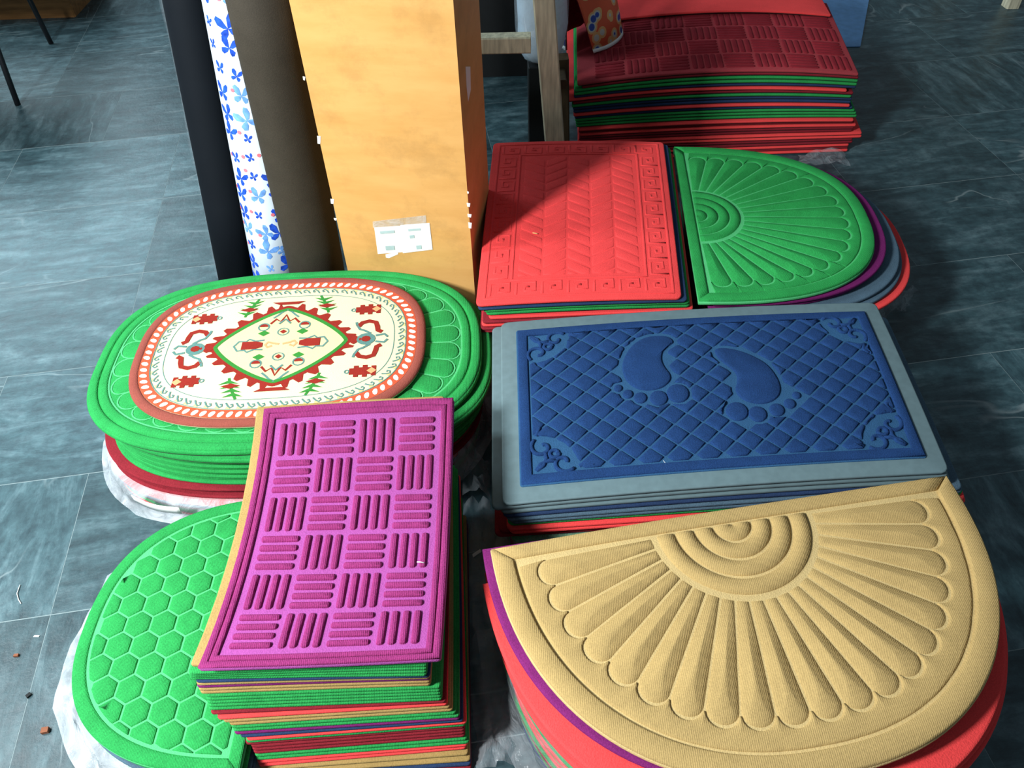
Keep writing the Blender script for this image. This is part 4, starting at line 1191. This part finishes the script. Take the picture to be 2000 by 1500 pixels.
# rolls
def roll(name, pb, pt, r, mat, label, n_=40, core=True):
    """standing roll of sheet: spiral outer sheet edge plus a core tube"""
    pb, pt = Vector(pb), Vector(pt); d = (pt - pb)
    v, f = [], []
    prof = []
    for k in range(n_ + 1):
        a = 2 * math.pi * k / n_ + 2.2; rr = r * (1 + .03 * k / n_)
        prof.append((math.cos(a) * rr, math.sin(a) * rr))
    prof += [(math.cos(2.2) * r * .72 * 1, math.sin(2.2) * r * .72)] if False else []
    up = d.normalized(); s = up.cross(Vector((0, 1, 0))).normalized(); t = s.cross(up)
    for z in (0, .25, .5, .75, 1):
        for x, y in prof: v.append(pb + d * z + s * x + t * y)
    m = len(prof)
    for i in range(4):
        for k in range(m - 1): f.append((i*m + k + 1, i*m + k, (i+1)*m + k, (i+1)*m + k + 1))
        f.append((i*m, i*m + m - 1, (i+1)*m + m - 1, (i+1)*m))
    f.append(tuple(range(m))); f.append(tuple(range(5*m - 1, 4*m - 1, -1)))
    o = mesh_obj(name, v, f, MAT[mat]); tag(o, label, 'roll', 'rolls standing beside the orange box')
    cv, cf = tube([pb + d * .985, pt + d * .012], r * .28, 16); mesh_obj('core_tube', cv, cf, MAT['wood_orange'], o)
    return o, (pb, d, s, t, prof)
def axis_pts(bot, topp, Y, Yt=None):
    """axis through two pixels at depth Y, carried down to the floor and up to 1.1 m"""
    a, b = at(*bot, Y), at(*topp, Yt or Y)
    d = (b - a) / (b.z - a.z)
    return a + d * (.0 - a.z), a + d * (1.0 - a.z)
ga, gb = axis_pts((618, 520), (512, 0), 1.745)
roll('sheet_roll', ga, gb, .0724, 'brown_grey', 'dark grey-brown sheet roll standing next to the orange box')
fa, fb = axis_pts((547, 533), (460, 0), 1.825, 1.90)
fo, (pb, d, s, t, prof) = roll('sheet_roll', fa, fb, .072, 'white_vinyl', 'white vinyl roll printed with blue butterflies, between the dark rolls')
ba, bb = axis_pts((469, 545), (369, 0), 1.90, 2.02)
bo, (pb2, d2_, s2_, t2_, prof2) = roll('sheet_roll', ba, bb, .0600, 'black_sheet', 'black sheet roll with loose clear film, leftmost of the standing rolls')
# loose film at the left of the black roll
v, f = [], []
for i in range(25):
    z = i / 24
    for x, y in ((-.050, -.030), (-.059 - .003 * math.sin(z * 21), -.012), (-.066 - .005 * math.sin(z * 17 + 1), .004), (-.060, .020), (-.052, .030)):
        v.append(pb2 + d2_ * (.02 + z * .97) + s2_ * -x + t2_ * -y)
for i in range(24):
    for k in range(4): f.append((i*5 + k, i*5 + k + 1, i*5 + k + 6, i*5 + k + 5))
mesh_obj('loose_film', v, f, MAT['film_thin'], bo)
# butterflies printed on the vinyl roll
def on_roll(ang, z, dr=.0006):
    rr = .072 * (1 + .03 * (((ang - 2.2) % (2 * math.pi)) / (2 * math.pi))) + dr
    return pb + d * z + s * (math.cos(ang) * rr) + t * (math.sin(ang) * rr)
wing = [[(0, 0), (.3, .9), (.75, 1.25), (1.05, 1.0), (.95, .45), (.45, .05)], [(0, 0), (.45, -.05), (.9, -.25), (.85, -.7), (.5, -.85), (.15, -.5)]]
rng = random.Random(4)
L_ = d.length
def butterfly(ang, z, sc, rot, c1, c2):
    parts = []
    for wi, w in enumerate(wing):
        for sx in (-1, 1):
            pts = []
            for x, y in w:
                x *= sx * (1 if sx > 0 else .8)
                X = (x * math.cos(rot) - y * math.sin(rot)) * sc; Y = (x * math.sin(rot) + y * math.cos(rot)) * sc
                pts.append((X / .072, Y / L_))
            cx = sum(p[0] for p in pts) / 6; cy = sum(p[1] for p in pts) / 6
            parts.append(([on_roll(ang + p[0], z + p[1]) for p in pts] + [on_roll(ang + cx, z + cy, .0009)], [(i, (i+1) % 6, 6) if sx < 0 else ((i+1) % 6, i, 6) for i in range(6)]))
    v, f = join(parts)
    mesh_obj('printed_butterfly', v, f, MAT[c1], fo)
    if c2:
        dot = [on_roll(ang + .010 * math.cos(k) / .072 * .5 + .02 * math.cos(rot) / .072, z + (.010 * math.sin(k) * .5 + .024 * math.sin(rot + .4)) / L_, .0011) for k in [i * .785 for i in range(8)]]
        mesh_obj('printed_dot', dot, [tuple(range(8))], MAT[c2], fo)
a_front = math.atan2((CAMP - pb).dot(t), (CAMP - pb).dot(s))
z = .04; k = 0
while z < .99:
    for da in (-.95, -.30, .35, 1.0):
        zz_ = z + (0.030 if int((da + 1) * 3) % 2 else 0) + rng.uniform(-.008, .008)
        if 0.02 < zz_ < .97:
            sc = rng.choice((.013, .020, .024, .010))
            butterfly(a_front + da + rng.uniform(-.1, .1), zz_, sc, rng.uniform(-.7, .7), rng.choice(('print_blue', 'print_blue', 'print_light_blue')), 'print_pink' if rng.random() < .35 else None)
    z += .052; k += 1

# wooden stand behind the red mat
wf = empty('wooden_stand', (.14, 2.42, 0))
tag(wf, 'pale bare-wood stand with a crossbar behind the red mat', 'stand')
pa, pb_ = at(1082.5, 268, 2.33), at(1062, 0, 2.33)
dd = (pb_ - pa) / (pb_.z - pa.z)
v, f = bar_between(pa - dd * pa.z, pa + dd * (.95 - pa.z), .062, .040, Vector((0, 1, 0))); mesh_obj('post', v, f, MAT['wood_pale'], wf, smooth=False)
c1 = at(1042, 83, 2.34); c1.x += .02
v, f = bar_between(Vector((-.42, 2.37, c1.z - .006)), Vector((c1.x - .028, 2.34, c1.z)), .045, .048); mesh_obj('crossbar', v, f, MAT['wood_pale'], wf, smooth=False)
q0 = Vector((-.42, 2.37, 0))
v, f = bar_between(q0, q0 + Vector((0, 0, .95)), .05, .04, Vector((0, 1, 0))); mesh_obj('post', v, f, MAT['wood_pale'], wf, smooth=False)
pr_ = pa - dd * pa.z + Vector((.022, .13, 0))
v, f = bar_between(pr_, pr_ + Vector((-.014, 0, .40)), .05, .05, Vector((0, 1, 0))); mesh_obj('rear_post', v, f, MAT['wood_dark'], wf, smooth=False)
v, f = bar_between(Vector((pr_.x - .016, 2.352, .36)), Vector((pr_.x - .016, 2.434, .36)), .03, .03); mesh_obj('spacer', v, f, MAT['wood_dark'], wf, smooth=False)
# black board in the shade behind the stand
v, f = box_mesh(-.55, .12, 3.20, 3.28, 0, .42, .004)
tag(mesh_obj('board_panel', v, f, MAT['black_box'], smooth=False), 'black board standing in the shade behind the wooden stand', 'board')
# plastic-wrapped pale roll behind the post
def bag(name, pts, r, mat, label, cat):
    v, f = tube(pts, r, 20)
    rg = random.Random(2)
    v = [p + Vector((rg.uniform(-.006, .006), rg.uniform(-.006, .006), 0)) for p in v]
    o = mesh_obj(name, v, f, MAT[mat]); return tag(o, label, cat)
b0 = at(1060, 118, 2.60)
bgp = [Vector((b0.x, 2.60, b0.z + k)) for k in (0, .015, .05, .12, .22, .34, .46)]
bl_o = bag('wrapped_roll', [Vector((p.x - .004, p.y, p.z)) for p in bgp], [.02, .055, .074, .08, .08, .078, .05], 'white_vinyl', 'pale blue-white wrapped roll behind the wooden post', 'roll')
v, f = tube([Vector((p.x - .004, p.y, p.z)) for p in bgp], [.024, .060, .080, .086, .087, .085, .055], 20)
mesh_obj('plastic_wrap', v, f, MAT['film_clear'], bl_o)
sup = box_mesh(b0.x - .05, b0.x + .05, 2.55, 2.65, 0, b0.z - .001, .003)
tag(mesh_obj('crate', *sup, MAT['black_box'], smooth=False), 'dark crate carrying the pale wrapped roll behind the post', 'crate')

# curled printed rug standing on the back stack
A_, B_ = un(1160, 98, .31), un(1218, 63, .32)
plan = [A_.xy, (A_.xy + B_.xy) / 2 + Vector((.016, -.012)), B_.xy, B_.xy + Vector((.004, .05)), B_.xy + Vector((-.05, .085)), Vector((.34, 2.965)), Vector((.26, 2.93)), Vector((.205, 2.85)), Vector((.20, 2.78)), Vector((.225, 2.735))]
for _ in range(2):
    q = [plan[0]]
    for a, b in zip(plan, plan[1:]): q += [a * .75 + b * .25, a * .25 + b * .75]
    plan = q + [plan[-1]]
nn = len(plan); hz = [0, .012, .08, .16, .26, .38]
def curl_pt(i, j, off):
    p = plan[i]; a = plan[max(0, i - 1)]; b = plan[min(nn - 1, i + 1)]
    tt = (b - a).normalized(); nrm = Vector((tt.y, -tt.x))
    u, _v = None, None
    x_, y_ = p.x + nrm.x * off, p.y + nrm.y * off
    uu = KP.inv(x_, y_); z0 = KP(*uu).z + .0045 + (.018 if y_ > 2.94 else 0)
    w = hz[j]
    return Vector((x_ - .28 * w * (1 - i / nn) - .4 * w * w, y_ + .12 * w, max(z0, .30) + w))
cur = empty('curled_rug', (.32, 2.85, .30)); tag(cur, 'curled rug with orange flower print standing on the back stack', 'rug')
for nm, off, mt, j0, j1 in (('printed_face', .0, 'flower_print', 1, 5), ('woven_back', -.005, 'dark_red', 0, 5), ('hem', .001, 'white', 0, 1)):
    v, f = [], []
    for j in range(j0, j1 + 1):
        v += [curl_pt(i, j, off) for i in range(nn)]
    for j in range(j1 - j0):
        for i in range(nn - 1): f.append((j*nn + i, j*nn + i + 1, (j+1)*nn + i + 1, (j+1)*nn + i))
    o = mesh_obj(nm, v, f, MAT[mt], cur)
    sol = o.modifiers.new('thickness', 'SOLIDIFY'); sol.thickness = .003; sol.offset = -1

# pale blue reflection on the floor tiles, built as a thin coloured sheet
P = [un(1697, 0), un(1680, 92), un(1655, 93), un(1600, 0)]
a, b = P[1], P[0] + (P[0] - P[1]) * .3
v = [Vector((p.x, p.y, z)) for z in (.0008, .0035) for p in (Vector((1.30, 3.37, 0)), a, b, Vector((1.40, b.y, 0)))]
tag(mesh_obj('floor_reflection', v, [(3, 2, 1, 0), (4, 5, 6, 7)] + [(i, (i+1) % 4, 4 + (i+1) % 4, 4 + i) for i in range(4)], MAT['pale_blue'], smooth=False), 'pale blue reflection on the floor behind the back stack, built as a flat sheet', 'sheet')

# black metal stool (legs in view at the left)
stl = empty('metal_stool', (-2.25, 3.4, 0)); tag(stl, 'black metal stool at the left edge, only its thin legs in view', 'stool')
f1, f2 = un(100, 85), un(35, 205)
t1, t2 = un(58, 0, .19), un(0, 110, .2)
for a, b in ((f1, t1), (f2, t2)):
    dd_ = (b - a) / (b.z - a.z)
    v, f = tube([a, a + dd_ * .46], .011, 10); mesh_obj('leg', v, f, MAT['black_metal'], stl)
for x_, y_ in ((-2.55, 3.72), (-2.48, 3.14)):
    v, f = tube([(x_, y_, 0), (x_ + .02, y_, .46)], .011, 10); mesh_obj('leg', v, f, MAT['black_metal'], stl)
v, f = box_mesh(-2.58, -1.90, 3.04, 3.74, .461, .49, .01); mesh_obj('seat', v, f, MAT['black_metal'], stl, smooth=False)
# wooden cabinet at the far left
v, f = box_mesh(-3.0, -2.05, 4.0, 4.4, 0.0, .5, .006)
cab = tag(mesh_obj('wooden_cabinet', v, f, MAT['wood_orange'], smooth=False), 'orange-brown wooden cabinet at the far left behind the stool', 'cabinet')
v, f = box_mesh(-3.0, -2.05, 3.992, 3.999, .10, .48, .002); mesh_obj('door', v, f, MAT['wood_orange'], cab, smooth=False)
# wooden table leg at the far right
tb = empty('wooden_table', (2.6, 4.0, 0)); tag(tb, 'pale wooden table at the top right corner, only one leg in view', 'table')
for x_, y_ in ((2.355, 3.735), (3.2, 3.735), (2.355, 4.3), (3.2, 4.3)):
    v, f = bar_between((x_, y_, 0), (x_ + .01, y_ + .01, .70), .06, .06, Vector((0, 1, 0)), .006); mesh_obj('leg', v, f, MAT['wood_pale'], tb, smooth=False)
v, f = box_mesh(2.25, 3.3, 3.65, 4.4, .71, .74, .004); mesh_obj('table_top', v, f, MAT['wood_pale'], tb, smooth=False)

# ============ 8. plastic and litter
def crumple(name, pts, mat, label, h=.03, nu=9, nv=26, seed=1, cat='plastic film'):
    """crumpled sheet over a quad of floor points (fl, fr, br, bl)"""
    rg = random.Random(seed); a, b, c, d = [Vector(p) for p in pts]
    v, f = [], []
    for j in range(nv + 1):
        for i in range(nu + 1):
            u, w = i / nu, j / nv
            p = (a * (1-u) + b * u) * (1-w) + (d * (1-u) + c * u) * w
            e = math.sin(math.pi * u) ** .5 * .7 + .3
            z = .002 + h * e * (abs(math.sin(u * 7 + math.sin(w * 9 + seed) * .9)) * .6 + rg.uniform(0, .5)) * (1 if 0 < i < nu else .25)
            v.append(Vector((p.x + rg.uniform(-.006, .006), p.y + rg.uniform(-.008, .008), p.z + z)))
    for j in range(nv):
        for i in range(nu):
            k = j * (nu + 1) + i; f.append((k, k + 1, k + nu + 2, k + nu + 1))
    return tag(mesh_obj(name, v, f, MAT[mat]), label, cat)
crumple('plastic_film', [un(930, 1500), un(1005, 1500), un(960, 985), un(903, 985)], 'film_clear', 'long crumpled clear film on the floor between the magenta and tan stacks', .03, 7, 30, 3)
crumple('plastic_film', [un(902, 985), un(958, 985), un(958, 915), un(905, 925)], 'film_clear', 'clear film bunched between the oval stack and the footprint stack', .07, 7, 7, 6)
crumple('plastic_film', [un(1715, 640), un(1765, 610), un(1790, 570), un(1735, 590)], 'film_clear', 'crumpled clear film beside the green half-round stack', .05, 6, 6, 8)
crumple('plastic_film', [un(1560, 335), un(1660, 325), un(1650, 300), un(1560, 305)], 'film_clear', 'crumpled clear film at the foot of the back stack', .03, 9, 5, 9)
def chip(px, py, z, L, W, rot, mat, label, cat='litter', th=.002):
    c = un(px, py, z); e = Vector((math.cos(rot), math.sin(rot), 0)); g = Vector((-e.y, e.x, 0))
    P = [c + e * x + g * y for x, y in ((-L, -W * .7), (L * .8, -W), (L, W * .6), (-L * .7, W))]
    v = [p + Vector((0, 0, k)) for k in (.0003, th) for p in P]
    tag(mesh_obj('paper_scrap' if mat == 'white' else 'crumb', v, [(3, 2, 1, 0), (4, 5, 6, 7)] + [(i, (i+1) % 4, 4 + (i+1) % 4, 4 + i) for i in range(4)], MAT[mat], smooth=False), label, cat)
chip(931, 1081, .034, .012, .004, .7, 'white', 'white paper scrap on the clear film between the stacks')
chip(90, 1428, 0, .007, .006, .3, 'crumb', 'largest brown crumb on the floor at lower left', th=.008)
chip(57, 1359, 0, .005, .004, 1.0, 'black_box', 'small dark crumb on the floor at lower left', th=.005)
chip(33, 1281, 0, .005, .003, .2, 'crumb', 'small brown crumb above the dark crumb at lower left', th=.005)
chip(72, 1243, 0, .006, .002, .0, 'white', 'tiny white flake on the floor left of the hexagon mat')
P = [un(40, 1143), un(34, 1160), un(37, 1172), un(42, 1180)]
v, f = tube([p + Vector((0, 0, .002)) for p in P], .0009, 6); tag(mesh_obj('thread', v, f, MAT['white']), 'short white thread on the floor at the left edge', 'litter')
p = PS.inv(*un(822, 1100, .38).xy); c = PS(p[0], p[1], .0055)
v, f = tube([c + Vector((-.006, .001, 0)), c + Vector((0, 0, .001)), c + Vector((.006, -.001, 0))], .0009, 6); tag(mesh_obj('thread', v, f, MAT['white']), 'tiny white lint on the magenta mat', 'litter')
p = BP.inv(*un(1300, 910, .285).xy); c = BP(p[0], p[1], .0016)
v, f = tube([c + Vector((-.004, .009, 0)), c, c + Vector((.002, -.009, 0))], .0009, 6); tag(mesh_obj('thread', v, f, MAT['white']), 'tiny white lint on the footprint mat\'s grey frame', 'litter')
p = RP.inv(*un(1045, 463, .28).xy); c = RP(p[0], p[1], .0050)
v, f = tube([c + Vector((-.006, .002, 0)), c, c + Vector((.006, -.002, 0))], .0011, 6); tag(mesh_obj('thread', v, f, MAT['print_yellow']), 'tiny pale fluff on the bright red meander mat', 'litter')

for o in bpy.data.objects:
    if '_o' in o: del o['_o']
